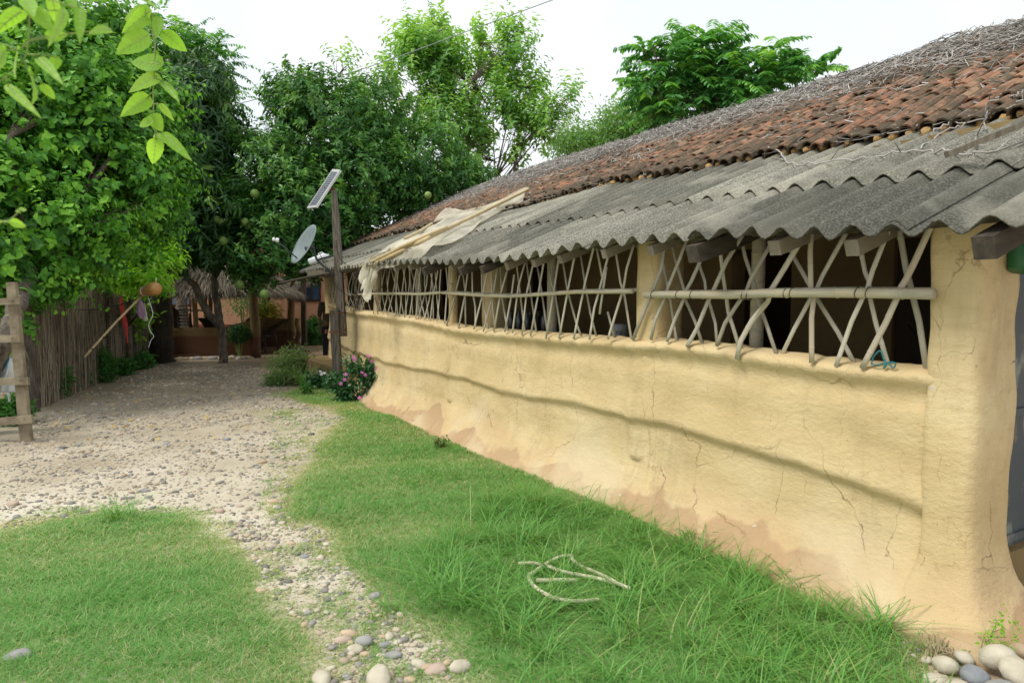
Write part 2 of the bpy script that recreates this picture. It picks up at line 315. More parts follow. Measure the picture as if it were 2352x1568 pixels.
# ---- corrugated cement sheets: every sheet a part
PITCH_C = .2; SW = 6 * PITCH_C
def slope_pt(Y, X):          # on the sheet plane
    e, t = E(Y), T(Y); k = (X - e[..., 0]) / (t[..., 0] - e[..., 0]); z = e[..., 2] + k * (t[..., 2] - .005 - e[..., 2])
    return np.stack([X + 0 * Y, Y, z], -1)
def sheet(ya, yb, xa, xb, lift, name='corrugated_sheet'):
    ny = int(round((yb - ya) / PITCH_C * 8)); nx = 10
    Yg = np.linspace(ya, yb, ny + 1); dz = random.uniform(-.003, .003); tw = random.uniform(-.005, .005); jx = random.uniform(-.025, .025)
    top = []
    for i in range(nx + 1):
        a = i / nx; X = (eave_x(Yg) if xa is None else xa) * (1 - a) + xb * a + jx * (1 - a)
        if i == 0: X = X + n3(np.stack([Yg * 9, Yg * 0, Yg * 0], -1), 1, 5) * (.006 if random.random() < .6 else .018)
        p = slope_pt(Yg, X); p[:, 2] += lift + dz + tw * (Yg - ya) + .031 * np.cos(2 * np.pi * (Yg - 1.45) / PITCH_C) + .003 * n3(p, 2.)
        top.append(p)
    top = np.array(top); bot = top.copy(); bot[..., 2] -= .009
    G = np.concatenate([top, bot[::-1]], 0)
    b = MB(); b.grid(G, close=False); k = G.shape[1]; a = G.shape[0]
    b.f += [(0, 1 + j - 1, j + 1, j + 1) for j in range(0)]
    b.f += [((a - 1) * k + j + 1, (a - 1) * k + j, j, j + 1) for j in range(k - 1)]
    return b.build(name, CEM, house, smooth=True)
y = Y0; k = 0
while y < Y1:
    ye = min(y + SW, Y1); lo = random.uniform(-.02, .02)
    sheet(y - .04, ye + .1, 3.95 + lo, 5.62, .028 + .004 * (k % 2)); sheet(y - .04, ye + .1, None, 4.1, .004 * (k % 2)); y += SW; k += 1
# ---- clay tiles: one part, rows of barrel tiles
n_ = 5; TVV = []; TFF = []
for ring, (yy, rr) in enumerate([(0, 1.0), (1.0, .82)]):
    for i in range(n_ + 1):
        a = math.pi * (i / n_) ; TVV.append((math.cos(a) * rr, yy, math.sin(a) * rr))
for i in range(n_): TFF.append((i, i + 1, n_ + 2 + i, n_ + 1 + i))
base = len(TVV)
for i in range(n_ + 1): a = math.pi * (i / n_); TVV.append((math.cos(a) * .80, .0, math.sin(a) * .80))
for i in range(n_ + 1): a = math.pi * (i / n_); TVV.append((math.cos(a) * .76, .5, math.sin(a) * .76))
for i in range(n_): TFF.append((i + 1, i, base + i, base + i + 1)); TFF.append((base + i + 1, base + i, base + n_ + 1 + i, base + n_ + 2 + i))
TVV = np.array(TVV); TFF = np.array(TFF)
pitch = .125; P = []; Dr = []; Nn = []; Sc = []; Rr = []; kindt = []
ys = np.arange(Y0 + .2, 16.3, pitch)
for Yc in ys:
    a, b = T(Yc), R_(Yc); d = b - a; L = np.linalg.norm(d); d = d / L
    if Yc > 15.6: L *= 1
    nr = int(L / .215); off = random.uniform(-.05, .05)
    for rI in range(nr):
        for under in (0, 1):
            if under and rI > 3: continue
            s_ = rI * .215 + off + random.uniform(-.02, .02) + (.02 if under else 0)
            p = a + d * s_; p = p + np.array((0, (pitch / 2 if under else 0) + random.uniform(-.012, .012) + .02 * math.sin(rI * 1.7 + Yc), 0))
            n = nrm(np.cross(d, (0, 1, 0))); n = n if n[2] > 0 else -n
            p = p + n * (((.030 if rI == 0 else .052) if under else .045) + .014 + random.uniform(-.008, .01) + .012 * float(n3(p, 1.2)[0]))
            P.append(p); dd = nrm(d + rs.randn(3) * .035); Dr.append(dd); Nn.append(-n + rs.randn(3) * .05 if under else n + rs.randn(3) * .08)
            Sc.append((.064 + random.uniform(-.006, .006), .29, .064)); Rr.append(min(1, max(0, random.gauss(.48, .24) - (.45 if rI == 0 else .18 if rI == 1 else 0))))
P = np.array(P); V, F, Rn = inst(TVV, TFF, P, frames(np.array(Dr), np.array(Nn)), np.array(Sc), np.array(Rr))
mesh_obj('clay_tile_roof', V, [F], TILE, house, Rn, smooth=False)
# mud bed below the tiles, ridge and far slope
b = MB(); Yg = np.linspace(Y0, 16.3, 60)
b.grid(np.array([T(Yg) + (0.4, 0, .09), R_(Yg) + (0, 0, -.01), R_(Yg) + (3.0, 0, -1.3), R_(Yg) + (4.6, 0, -1.9)]))
b.build('roof_bed', mat('bed_clay', [(.10, .065, .035), (.20, .13, .07)], 12, .95, .6, 30), house)
b = MB()
for Yc in ys:
    if random.random() < .72:
        p = T(Yc) + (.035, random.uniform(-.01, .01), .055); b.ball(p, (.05, .042, .04), n=7, m=5, noise=.25)
        if random.random() < .5: b.ball(T(Yc) + (.06, .06, .0), (.05, .06, .035), n=7, m=5, noise=.3)
b.build('mud_plug', MUDFILL, house, smooth=True)['kind'] = 'stuff'
# ridge sheets: flat weathered cement pieces laid along the ridge
RSH = mat('ridge_cement', [(.26, .25, .20), (.40, .385, .32)], 12, .95, .3, 60)
y = Y0
while y < 16.0:
    ln = random.uniform(.8, 1.25); Yg = np.linspace(y, min(y + ln + .1, 16.3), 18); rz = R_(Yg); w1 = random.uniform(.22, .42); lft = random.uniform(.08, .13); tl = random.uniform(-.02, .03)
    rows = [rz + np.array((-w1, 0, -w1 * .44)) + np.array((0, 0, lft)), rz + (0, 0, lft + .02), rz + (.35, 0, -.1)]
    G = np.array(rows); G[..., 2] += tl * np.linspace(0, 1, 18)[None, :] + .012 * np.cos(2 * np.pi * Yg / .15)[None, :]
    B2 = MB(); B2.grid(G); G2 = G.copy(); G2[..., 2] -= .012; B2.grid(G2[::-1]); B2.add(np.concatenate([G[0], G2[0]]), [(j, 18 + j, 19 + j, j + 1) for j in range(17)])
    B2.build('ridge_sheet', RSH, house, smooth=True); y += ln
# ---- front mud wall
WP = np.array([(3.74, 1.70), (3.68, 1.69), (3.60, 1.685), (3.49, 1.70), (3.43, 1.75), (3.40, 1.85), (3.40, 2.6), (3.40, 7.2), (3.41, 9.4), (3.46, 10.1), (3.62, 11.6), (3.84, 13.2), (4.0, 14.35), (4.06, 14.52), (4.2, 14.6), (4.8, 14.62)])
def resample(P, step):
    L = np.concatenate([[0], np.cumsum(np.linalg.norm(np.diff(P, axis=0), axis=1))]); t = np.linspace(0, L[-1], int(L[-1] / step)); return np.stack([np.interp(t, L, P[:, k]) for k in range(P.shape[1])], -1), t
def smooth_path(P, it=3):
    for _ in range(it): Q = P.copy(); Q[1:-1] = (P[:-2] + 2 * P[1:-1] + P[2:]) / 4; P = Q
    return P
SILL = np.array([at_x(px, py, 3.40)[1:] for px, py in [(2150, 850), (2050, 840), (1900, 822), (1780, 806), (1640, 788), (1500, 778), (1455, 778), (1350, 770), (1200, 760), (1100, 753), (1030, 742), (960, 728), (900, 720), (850, 714)]] + [(11.0, 1.33), (14.5, 1.42)])
SILL = SILL[np.argsort(SILL[:, 0])]
LEDGE = np.array([at_x(px, py, 3.37)[1:] for px, py in [(2130, 1180), (1960, 1110), (1780, 1050), (1560, 975), (1455, 960), (1330, 925), (1150, 890), (1020, 860), (940, 845), (870, 826)]] + [(14.5, .7)]); LEDGE = LEDGE[np.argsort(LEDGE[:, 0])]
def wall_mesh(path, ztop_f, thick, name, base_z=-.08, nz=64, m=None, sillround=True, lumps=1.0, flare=1.0):
    P, t = resample(path, .035); P = smooth_path(P, 8); Tn = nrm(np.gradient(P, axis=0)); Nout = np.stack([-Tn[:, 1], Tn[:, 0]], -1)   # to the yard side
    zt = ztop_f(P); zl = np.interp(P[:, 1], LEDGE[:, 0], LEDGE[:, 1]); zl = zl + .03 * n3(np.stack([P[:, 1], P[:, 1] * 0, P[:, 1] * 0], -1), 1.1, 3) + .012 * n3(np.stack([P[:, 1], P[:, 1] * 0, P[:, 1] * 0], -1), 5.3, 13)
    rows = []
    for i in range(nz + 1):
        a = i / nz; z = base_z + (zt - base_z) * a
        q = zl - z
        off = np.where(z > zl, .036 * np.clip(1 - (z - zl) / .22, 0, 1) ** 1.3, .036 * np.clip(1 - q / (.045 + .02 * n3(np.stack([P[:, 1], P[:, 1] * 0, P[:, 1] * 0], -1), 2.3, 23)), 0, 1) ** .8 - .004 * np.exp(-((q - .10) / .06) ** 2))
        for yc_, w_ in ((4.0, .06), (7.25, .05), (9.95, .08)): off = off + .028 * np.exp(-((P[:, 1] - yc_ - .012 * math.sin(float(i) / 5)) / w_) ** 8) * (z > .38)
        fl = np.clip(1 - z / .48, 0, 1.1); off = off + flare * (.03 * fl + .22 * np.clip(1 - z / .40, 0, 1.1) ** 1.9)
        d = zt - z
        if sillround:
            off = off + .034 * np.exp(-((d - .055) / .045) ** 2) - .014 * np.exp(-((d - .16) / .06) ** 2)
            off = off - .06 * np.clip(1 - d / .035, 0, 1) ** 2
        p3 = np.stack([P[:, 0], P[:, 1], z], -1)
        off = off + lumps * (.014 * n3(p3, 1.6, 2) + .004 * n3(p3, 5., 9) + .0018 * n3(p3, 19, 14)) + np.where(z < .12, .03 * np.abs(n3(p3, 6, 21)) * (1 - np.clip(z, 0, .12) / .12), 0)
        rows.append(np.stack([P[:, 0] + Nout[:, 0] * off, P[:, 1] + Nout[:, 1] * off, z], -1))
    for k, (dd, dz) in enumerate([(thick * .3, .004), (thick * .65, .002), (thick - .01, -.01), (thick, -.05), (thick, -.6), (thick, base_z)]):
        z = (zt + dz) if k < 5 else np.full(len(P), base_z)
        rows.append(np.stack([P[:, 0] - Nout[:, 0] * dd, P[:, 1] - Nout[:, 1] * dd, z], -1))
    G = np.array(rows); b = MB(); b.grid(G[:, ::-1]); a = G.shape[1]
    return b.build(name, m or MUD, house, smooth=True)
def ztop(P): z = np.interp(P[:, 1], SILL[:, 0], SILL[:, 1]); q = np.stack([P[:, 1], P[:, 1] * 0, P[:, 1] * 0], -1); return z + .010 * n3(q, 4.5, 3) + .007 * n3(q, 14, 8)
wall_mesh(WP, ztop, .17, 'mud_wall')
def pillar(cx, cy_, wx, wy, z0, z1, name='mud_pillar', flare=0., nz=40, lump=1., p=4., m=None, inset=0.):
    b = MB(); n = 36; a = np.arange(n) / n * 2 * np.pi; c, s_ = np.cos(a), np.sin(a); rr = (np.abs(c) ** p + np.abs(s_) ** p) ** (-1 / p); rows = []
    for i in range(nz + 1):
        z = z0 + (z1 - z0) * i / nz; f = flare * (max(0, 1 - z / .5) ** 2.4)
        top_ = float(slope_pt(np.array(float(cy_)), np.array(max(3.3, cx - wx / 2)))[2]) - .045; z = min(z, top_); X = cx + c * rr * (wx / 2 + f); Yv = cy_ + s_ * rr * (wy / 2 + f); q = np.stack([X, Yv, np.full(n, z)], -1)
        o_ = lump * (.012 * n3(q, 2.0, 6) + .004 * n3(q, 7, 16)); X = X + c * o_; Yv = Yv + s_ * o_; rows.append(np.stack([X, Yv, np.full(n, z)], -1))
    b.grid(np.array(rows)[::-1], close=True); b.add(rows[-1], [tuple(range(n))[::-1]]); return b.build(name, m or MUD, house, smooth=True)
pillar(3.565, 1.755, .37, .24, -.08, 2.01, flare=.22, name='corner_pillar', p=7., lump=1.4)
pillar(3.545, 3.90, .30, .26, .95, 2.03)
pillar(3.44, 7.23, .10, .10, 1.1, 2.02, lump=1.2, p=2.5); pillar(3.72, 6.75, .24, .26, 0, 2.1)
pillar(3.5, 9.95, .10, .09, 1.15, 2.04, lump=1.2, p=2.5); pillar(4.10, 14.45, .28, .22, 1.2, 2.12)
# ---- inside: floor, back wall with door openings, ceiling dark timbers
DOORS = [(3.90, 4.55, 'dark'), (2.35, 3.02, 'leaf'), (7.4, 8.3, 'dark'), (10.6, 11.3, 'dark')]
xb = 5.0; segs = []; y = 1.7
for a_, b_, _k in sorted(DOORS): segs.append((y, a_)); y = b_
segs.append((y, 15.6)); b = MB()
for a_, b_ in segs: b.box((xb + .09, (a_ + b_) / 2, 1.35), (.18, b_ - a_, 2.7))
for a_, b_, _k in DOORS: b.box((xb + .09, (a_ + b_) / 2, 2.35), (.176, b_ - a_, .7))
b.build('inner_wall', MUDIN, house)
b = MB(); b.box((xb + .06, 2.685, 1.0), (.04, .66, 2.0)); 
for zz in (.55, 1.45): b.box((xb + .03, 2.685, zz), (.03, .60, .09))
b.beam((xb + .03, 2.42, .65), (xb + .03, 2.95, 1.35), .09, .02, up=(1, 0, 0)); d_ = b.build('inner_door', DARKW, house)
b = MB(); b.tube([(xb - .01, 2.45, 1.05), (xb - .03, 2.45, 1.05), (xb - .03, 2.45, 1.2), (xb - .01, 2.45, 1.2)], .008, 6); b.build('door_handle', mat('pale_metal', [(.3, .3, .3), (.4, .4, .4)], 5, .4, 0, metal=.6), d_)
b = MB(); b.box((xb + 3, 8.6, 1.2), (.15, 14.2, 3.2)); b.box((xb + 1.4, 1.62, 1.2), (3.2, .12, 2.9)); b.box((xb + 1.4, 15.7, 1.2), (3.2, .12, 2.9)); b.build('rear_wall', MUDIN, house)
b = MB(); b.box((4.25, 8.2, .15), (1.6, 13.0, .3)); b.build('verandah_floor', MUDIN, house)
b = MB(); b.box((3.52, 7.9, 2.0), (.08, 12.2, .09)); b.build('wall_plate', RAFT, house)
for yy, rr in ((3.13, .045), (5.55, .05), (8.8, .05)):
    b = MB(); b.bamboo([(3.68, yy, 1.0), (3.68, yy - .005, 2.12)], rr, 14, seg=.34, taper=.95); b.build('bamboo_post', BAMR, house, smooth=True)
# ---- gable end: painted metal door sheet
STEEL = mat('painted_steel', [(.06, .075, .085), (.11, .125, .13)], 3, .6, .15, 20, stretch=(1, 1, .3)); overlay(STEEL, (.36, .38, .33), noise_mask(9, .56, .64, (1, 1, .5)), .55); overlay(STEEL, (.30, .20, .10), noise_mask(14, .62, .68, (1, 1, .4), 5), .6)
b = MB(); b.box((4.2, 1.76, 1.02), (1.0, .02, 2.04)); b.box((4.2, 1.745, 1.0), (.98, .03, .04)); b.box((4.2, 1.745, .35), (.98, .03, .04)); b.build('gable_door', STEEL, house)
# ---- rafters
RT = [(1959, 551, .085, 1), (1779, 565, .085, 1), (1591, 572, .11, 0), (1492, 566, .07, 1), (1387, 577, .07, 1), (1286, 588, .07, 1), (1225, 602, .07, 1), (1163, 611, .075, 1), (1107, 615, .075, 0), (1057, 620, .085, 0), (1036, 609, .06, 1), (973, 621, .09, 0), (940, 606, .07, 1), (905, 611, .065, 1), (826, 622, .085, 0), (812, 634, .09, 0), (796, 622, .06, 1), (745, 636, .07, 1), (722, 634, .06, 1), (2270, 520, .10, 0)]
for px, py, sz, fresh in RT:
    X = 3.1
    for _ in range(20):
        p = at_x(px, py, X); e = E(p[1]); X = float(e[0]) + (.06 if fresh else -.02)
    p = at_x(px, py, X); d = nrm(slope_pt(p[1], np.array(5.0)) - slope_pt(p[1], np.array(3.4)))
    zmax = slope_pt(p[1], np.array(X))[2] - .05 - sz * .6; p[2] = min(p[2], zmax)
    b = MB(); b.beam(p, p + d * 2.0 - (0, 0, .03), sz * .85, sz * .95, segs=6, jit=.003 if fresh else .006, r=.85 if fresh else .0); b.build('rafter', RAFT, house)
b = MB()
for X in (3.3, 4.0, 4.7): 
    Yg = np.linspace(Y0, 15.8, 40); b.tube(np.array([slope_pt(q, np.array(X)) - (0, 0, .065) for q in Yg]), .026, 6)
b.build('purlin', RAFT, house)
# ---- lattice: every strip a part, rail in front
def strip(pts, X=3.40, wd=.026, name='lattice_strip', dark=None):
    P = np.array([at_x(px, py, X) for px, py in pts]); P[:, 0] += rs.randn(len(P)) * .006
    d = nrm(P[0] - P[1]); P[0] = P[0] + d * .05; d = nrm(P[-1] - P[-2]); P[-1] = P[-1] + d * .03
    b = MB(); b.bamboo(P, wd / 2, 8, seg=.24, flat=.55, up=(1, 0, 0), r=dark); return b.build(name, BAMB, house, smooth=True)
r3 = lambda x, y: ((2048 + x / 2.2969) / 1.7415, (1366 + y / 2.2969) / 1.7415)
r4 = lambda x, y: ((3072 + x / 2.2969) / 1.7415, (1366 + y / 2.2969) / 1.7415)
A = lambda L: [c7(*q) for q in L]; Bq = lambda L: [c8(*q) for q in L]
FR, BK = 3.355, 3.425
bay1 = [(FR, A([(1410, 670), (1375, 900), (1285, 1100), (1260, 1180), (1120, 1520)]), .034), (BK, A([(1360, 690), (1420, 1010), (1440, 1100), (1480, 1360), (1510, 1540)]), .026),
        (FR, A([(1600, 620), (1530, 820), (1440, 1060), (1400, 1180), (1320, 1380), (1285, 1515)]), .028), (BK, A([(1460, 630), (1500, 810), (1530, 900), (1590, 1100), (1605, 1200), (1680, 1380), (1735, 1560)]), .027),
        (FR, A([(1750, 780), (1650, 1010), (1590, 1110), (1570, 1190), (1470, 1400), (1435, 1530)]), .03), (BK, A([(1700, 800), (1770, 1020), (1780, 1110), (1820, 1240), (1870, 1400), (1890, 1560)]), .026),
        (FR, A([(2100, 600), (1980, 830), (1860, 1090), (1790, 1210), (1700, 1430), (1625, 1580)]), .033), (BK, A([(1910, 690), (1940, 960), (1960, 1110), (1990, 1300), (2080, 1575)]), .03),
        (FR, A([(2351, 720), (2200, 990), (2150, 1110), (2080, 1210), (1960, 1400), (1885, 1570)]), .03), (BK, A([(2110, 620), (2150, 800), (2230, 1080), (2260, 1200), (2340, 1420)]) + [r4(75, 95)], .028),
        (FR, [c8(340, 600), c8(110, 970), c8(50, 1090), c7(2340, 1200), c7(2200, 1380), c7(2110, 1560), r3(2080, 120)], .036), (BK, Bq([(185, 690), (260, 830), (375, 1050), (450, 1180), (640, 1480)]) + [r4(770, 170)], .028),
        (FR, Bq([(395, 560), (385, 750), (400, 1070), (405, 1160), (400, 1350)]) + [r4(405, 145)], .034), (BK, Bq([(700, 600), (500, 960), (450, 1075), (380, 1180), (240, 1450)]) + [r4(130, 105)], .028),
        (BK, Bq([(845, 700), (890, 930), (920, 1010), (950, 1170), (1010, 1400)]) + [r4(1115, 255)], .027), (FR, Bq([(1110, 560), (970, 920), (910, 1080), (870, 1170), (770, 1380)]) + [r4(640, 178)], .027),
        (BK, Bq([(1200, 520), (1220, 640), (1270, 900), (1320, 1090), (1340, 1180), (1380, 1380)]) + [r4(1460, 262)], .033), (FR, Bq([(1500, 490), (1340, 860), (1270, 1000), (1220, 1085), (1180, 1170), (1080, 1400)]) + [r4(890, 198)], .034)]
for i, (X, pts, wd) in enumerate(bay1): strip(pts, X, wd, dark=(.0 if i == 8 else None))
bay2 = [[(110, 850), (60, 1060), (5, 1460)], [(40, 890), (75, 1100), (110, 1460)], [(130, 830), (160, 1060), (215, 1490)], [(190, 890), (140, 1130), (90, 1480)], [(300, 840), (250, 1110), (175, 1490)], [(230, 870), (265, 1060), (330, 1490)],
        [(430, 810), (385, 1090), (325, 1510)], [(330, 820), (380, 1040), (400, 1140), (450, 1500)], [(590, 740), (520, 1080), (435, 1510)], [(455, 800), (515, 1090), (590, 1400), (630, 1510)], [(760, 690), (670, 1030), (570, 1510)],
        [(620, 740), (670, 1060), (710, 1300), (760, 1510)], [(890, 780), (800, 1100), (765, 1260), (720, 1515)], [(1105, 740), (1050, 900), (1010, 1080), (900, 1510)], [(950, 740), (1000, 1030), (1030, 1150), (1085, 1500)], [(865, 940), (845, 1070), (820, 1280)], [(900, 1350), (930, 1500)], [(770, 700), (820, 940)]]
for i, L in enumerate(bay2): strip(A(L), FR if L[0][0] > L[-1][0] else BK, .024)
bay2b = [[(1800, 860), (1770, 1050), (1760, 1120), (1740, 1380)], [(1740, 860), (1755, 1000), (1770, 1160), (1810, 1230), (1800, 1420)], [(1870, 940), (1820, 1150), (1760, 1400)], [(1980, 900), (2000, 1100), (2010, 1250), (2010, 1430)], [(1900, 940), (1920, 1100), (1930, 1430)], [(1950, 900), (1910, 1150), (1860, 1420)],
         [(2120, 930), (2080, 1150), (2010, 1430)], [(2070, 920), (2080, 1100), (2130, 1450)], [(2210, 930), (2170, 1120), (2100, 1450)], [(2160, 900), (2170, 1150), (2190, 1450)], [(2300, 930), (2250, 1130), (2180, 1450)], [(2250, 860), (2260, 1130), (2310, 1450)], [(2360, 1000), (2345, 1150), (2285, 1450)]]
for L in bay2b: strip([c6(*q) for q in L], FR if L[0][0] > L[-1][0] else BK, .026)
def far_bay(xa, xb_, n, X, yt, yb):
    for i in range(n):
        x = xa + (xb_ - xa) * (i + .5) / n; dr = (1 if i % 2 else -1) * random.uniform(14, 50); top, bot = np.interp(x, [680, 1710], yt), np.interp(x, [680, 1710], yb)
        km = x + random.uniform(-12, 12)
        strip([c6(x + dr, top), c6(km + dr * .3, (top + bot) / 2 - 60), c6(km - dr * .2, (top + bot) / 2 + 70), c6(x - dr, bot)], X + (-.03 if dr > 0 else .03), .022)
far_bay(1065, 1700, 26, 3.42, (930, 850), (1245, 1365)); far_bay(835, 1025, 14, 3.6, (950, 860), (1245, 1365)); far_bay(690, 730, 5, 3.85, (960, 860), (1240, 1365))
def rail(pts, X, rad, behind=True):
    P = np.array([at_x(*q, X) for q in pts]); P[:, 2] += .004 * n3(P, 2, 3); b = MB(); b.bamboo(P, rad, 14, seg=.30); r_ = b.build('lattice_rail', BAMR, house, smooth=True)
    if behind: b = MB(); b.bamboo(P[::-1] + (.12, 0, .012), rad * .8, 10, seg=.3); b.build('lattice_rail', BAMR, house, smooth=True)
    return P
rail([c7(1225, 1138), c7(1600, 1135), c7(2000, 1143), c8(0, 1125), c8(700, 1117), c8(1530, 1135)], 3.31, .026)
rail([c6(1710, 1120), c6(2100, 1145), c7(0, 1148), c7(600, 1115), c7(1110, 1108)], 3.32, .017)
rail([c6(1030, 1132), c6(1300, 1128), c6(1500, 1132), c6(1700, 1118)], 3.34, .016); 
P = np.array([at_x(*c6(680, 1105), 3.95), at_x(*c6(760, 1125), 3.8), at_x(*c6(900, 1138), 3.6), at_x(*c6(1035, 1130), 3.40)]); b = MB(); b.bamboo(P, .016, 8, seg=.3); b.build('lattice_rail', BAMR, house, smooth=True)
WIRE = mat('tie_wire', [(.08, .07, .05), (.12, .1, .07)], 9, .6, 0)
for q in [c7(1300, 1136), c7(1530, 1136), c7(1660, 1138), c7(2135, 1143), c7(2180, 1143), c8(170, 1122), c8(225, 1120), c8(825, 1118), c8(925, 1118)]:
    p = at_x(*q, 3.31); a = np.linspace(0, 2 * np.pi, 15)[:-1]; b = MB(); b.tube(np.stack([p[0] + .028 * np.cos(a), p[1] + .004 * np.sin(a * 2), p[2] + .028 * np.sin(a)], -1), .0028, 5); b.build('tie_band', WIRE, house)
# ================================================================== GROUND
GR = mat('ground_dirt', [(.38, .33, .24), (.49, .44, .33), (.58, .53, .43)], 1.1, .97, .6, 45, lo=.3, hi=.66, detail=9)
overlay(GR, (.24, .17, .10), noise_mask(.35, .50, .68, (1, 1, 1), 6), .5)
def pos_mask(axis, a, b_, nscale, namp):
    def f(m):
        L = m.node_tree.links; g = nd(m, 'ShaderNodeNewGeometry'); sx = nd(m, 'ShaderNodeSeparateXYZ'); L.new(g.outputs['Position'], sx.inputs[0])
        ns = noise_mask(nscale, 0, 1)(m); k = nd(m, 'ShaderNodeMath'); k.operation = 'MULTIPLY_ADD'; k.inputs[1].default_value = namp; L.new(ns, k.inputs[0]); L.new(sx.outputs[axis], k.inputs[2])
        r = nd(m, 'ShaderNodeMapRange'); r.inputs[1].default_value = a + namp * .5; r.inputs[2].default_value = b_ + namp * .5; L.new(k.outputs[0], r.inputs[0]); return r.outputs[0]
    return f
overlay(GR, (.22, .16, .10), pos_mask(1, 6.5, 13.5, .7, 3.0), .85)          # earth gets browner and darker towards the far end of the yard
overlay(GR, (.30, .19, .11), pos_mask(0, 2.75, 3.05, 1.5, .5), .7)         # reddish clay washed from the wall
overlay(GR, (.58, .55, .47), noise_mask(60, .60, .68), .5); overlay(GR, (.16, .14, .12), noise_mask(75, .62, .68, (1, 1, 1), 4), .5)
more_bump(GR, 8, .5, dist=.05)
gx = np.concatenate([np.linspace(-300, -14, 10), np.arange(-13.5, 12, .22), np.linspace(13, 300, 10)]); gy = np.concatenate([np.linspace(-200, -4, 6), np.arange(-3.5, 30, .22), np.linspace(31, 420, 12)])
XX, YY = np.meshgrid(gx, gy, indexing='ij'); PP = np.stack([XX, YY, XX * 0], -1).reshape(-1, 3)
def ground_z(p): p = np.atleast_2d(p); q = p.copy(); q[:, 2] = 0; return .016 * n3(q, .9, 11) + .008 * n3(q, 3.1, 17)
zz = ground_z(PP); far = (np.abs(PP[:, 0]) > 13) | (PP[:, 1] > 30); zz[far] *= 0
PP[:, 2] = zz; b = MB(); b.grid(PP.reshape(len(gx), len(gy), 3)); g_ = b.build('ground', GR, smooth=True); tag(g_, 'bare sandy earth yard', 'ground', kind='structure')
def inpoly(p, poly):
    x, y = p[:, 0], p[:, 1]; r = np.zeros(len(p), bool); n = len(poly)
    for i in range(n):
        x1, y1 = poly[i]; x2, y2 = poly[(i + 1) % n]
        c = ((y1 > y) != (y2 > y)) & (x < (x2 - x1) * (y - y1) / (y2 - y1 + 1e-12) + x1); r ^= c
    return r
def gp(L): return np.array([at_z(x, y)[:2] for x, y in L])
def seg_dist(p, poly):
    d = np.full(len(p), 9.)
    for i in range(len(poly)):
        a, c = poly[i], poly[(i + 1) % len(poly)]; t = np.clip(((p - a) @ (c - a)) / ((c - a) @ (c - a) + 1e-9), 0, 1); d = np.minimum(d, np.linalg.norm(p - a - t[:, None] * (c - a), axis=1))
    return d
LAWN_R = gp([(640, 905), (700, 888), (850, 900), (1010, 962), (1260, 1080), (1510, 1190), (1710, 1280), (1900, 1370), (2060, 1450), (2120, 1560), (2230, 1900), (1300, 1900), (1110, 1600), (1010, 1470), (900, 1395), (850, 1345), (775, 1290), (745, 1225), (650, 1190), (675, 1110), (705, 1055), (740, 1000), (800, 962), (740, 935)])
LAWN_L = gp([(-250, 1230), (0, 1212), (120, 1195), (250, 1178), (430, 1178), (505, 1215), (560, 1258), (600, 1330), (625, 1400), (700, 1432), (745, 1500), (730, 1600), (700, 1900), (-900, 1900), (-900, 1300)])
PATCH = [gp([(785, 1455), (830, 1440), (870, 1462), (850, 1480), (800, 1478)]), gp([(600, 945), (660, 940), (700, 955), (640, 962)]), gp([(730, 1360), (790, 1350), (800, 1372), (745, 1378)]), gp([(60, 1180), (170, 1165), (290, 1163), (200, 1180), (90, 1192)]), gp([(820, 1500), (900, 1490), (900, 1515), (830, 1520)])]
def scatter(poly, dens, edge=.12, thr=-.55, o=3):
    """random points whose density thins out raggedly across the outline"""
    lo, hi = poly.min(0) - .2, poly.max(0) + .2; N = int((hi[0] - lo[0]) * (hi[1] - lo[1]) * dens); p = lo + rs.rand(N, 2) * (hi - lo)
    p3 = np.concatenate([p, np.zeros((N, 1))], 1); sd = seg_dist(p, poly); sd[~inpoly(p, poly)] *= -1; k = sd > -.22; p, p3, sd = p[k], p3[k], sd[k]
    q = .55 * n3(p3, 3.2, o) + .6 * n3(p3, 9, o + 5) + .4 * n3(p3, 27, o + 9) + 1.6 * np.clip(sd / (edge * 1.9), -1, .7) + .5; k = q > thr + .45 + .35 * rs.randn(len(p)); return p[k], np.clip(sd[k], 0, 9)
BL = []
for t in (0, .35, .7, 1): BL += [(-.5 * (1 - t ** 1.5) - .03, t, 0), (.5 * (1 - t ** 1.5) + .03, t, 0)]
BL = np.array(BL)
def blades(p, length, width, bend, lean, rnd, zoff=-.004):
    """curved blades as direct arrays"""
    N = len(p); a = rs.rand(N) * 2 * np.pi; lean_d = np.stack([np.cos(a), np.sin(a), np.zeros(N)], -1); side = np.stack([-np.sin(a), np.cos(a), np.zeros(N)], -1)
    V = np.zeros((N, 8, 3)); base = np.concatenate([p, np.zeros((N, 1))], 1); base[:, 2] = ground_z(base) + zoff
    for i, t in enumerate((0, .35, .7, 1)):
        out = (lean * t + bend * t * t) * length; h = length * (t - .45 * bend * t * t); c = base + lean_d * out[:, None] + np.array((0, 0, 1)) * h[:, None]; wd = width * (1 - .92 * t ** 1.6) / 2
        V[:, 2 * i] = c - side * wd[:, None]; V[:, 2 * i + 1] = c + side * wd[:, None]
    F = np.array([(0, 1, 3, 2), (2, 3, 5, 4), (4, 5, 7, 6)])[None] + (np.arange(N) * 8)[:, None, None]
    return V.reshape(-1, 3), F.reshape(-1, 4), np.repeat(rnd, 8)
GRASS = mat('grass_blade', [(.56, .52, .32), (.36, .43, .17), (.19, .37, .10), (.13, .33, .08), (.19, .42, .11)], 1.2, .55, 0, attr='rnd', amix=.72, transl=.35, spec=.25)
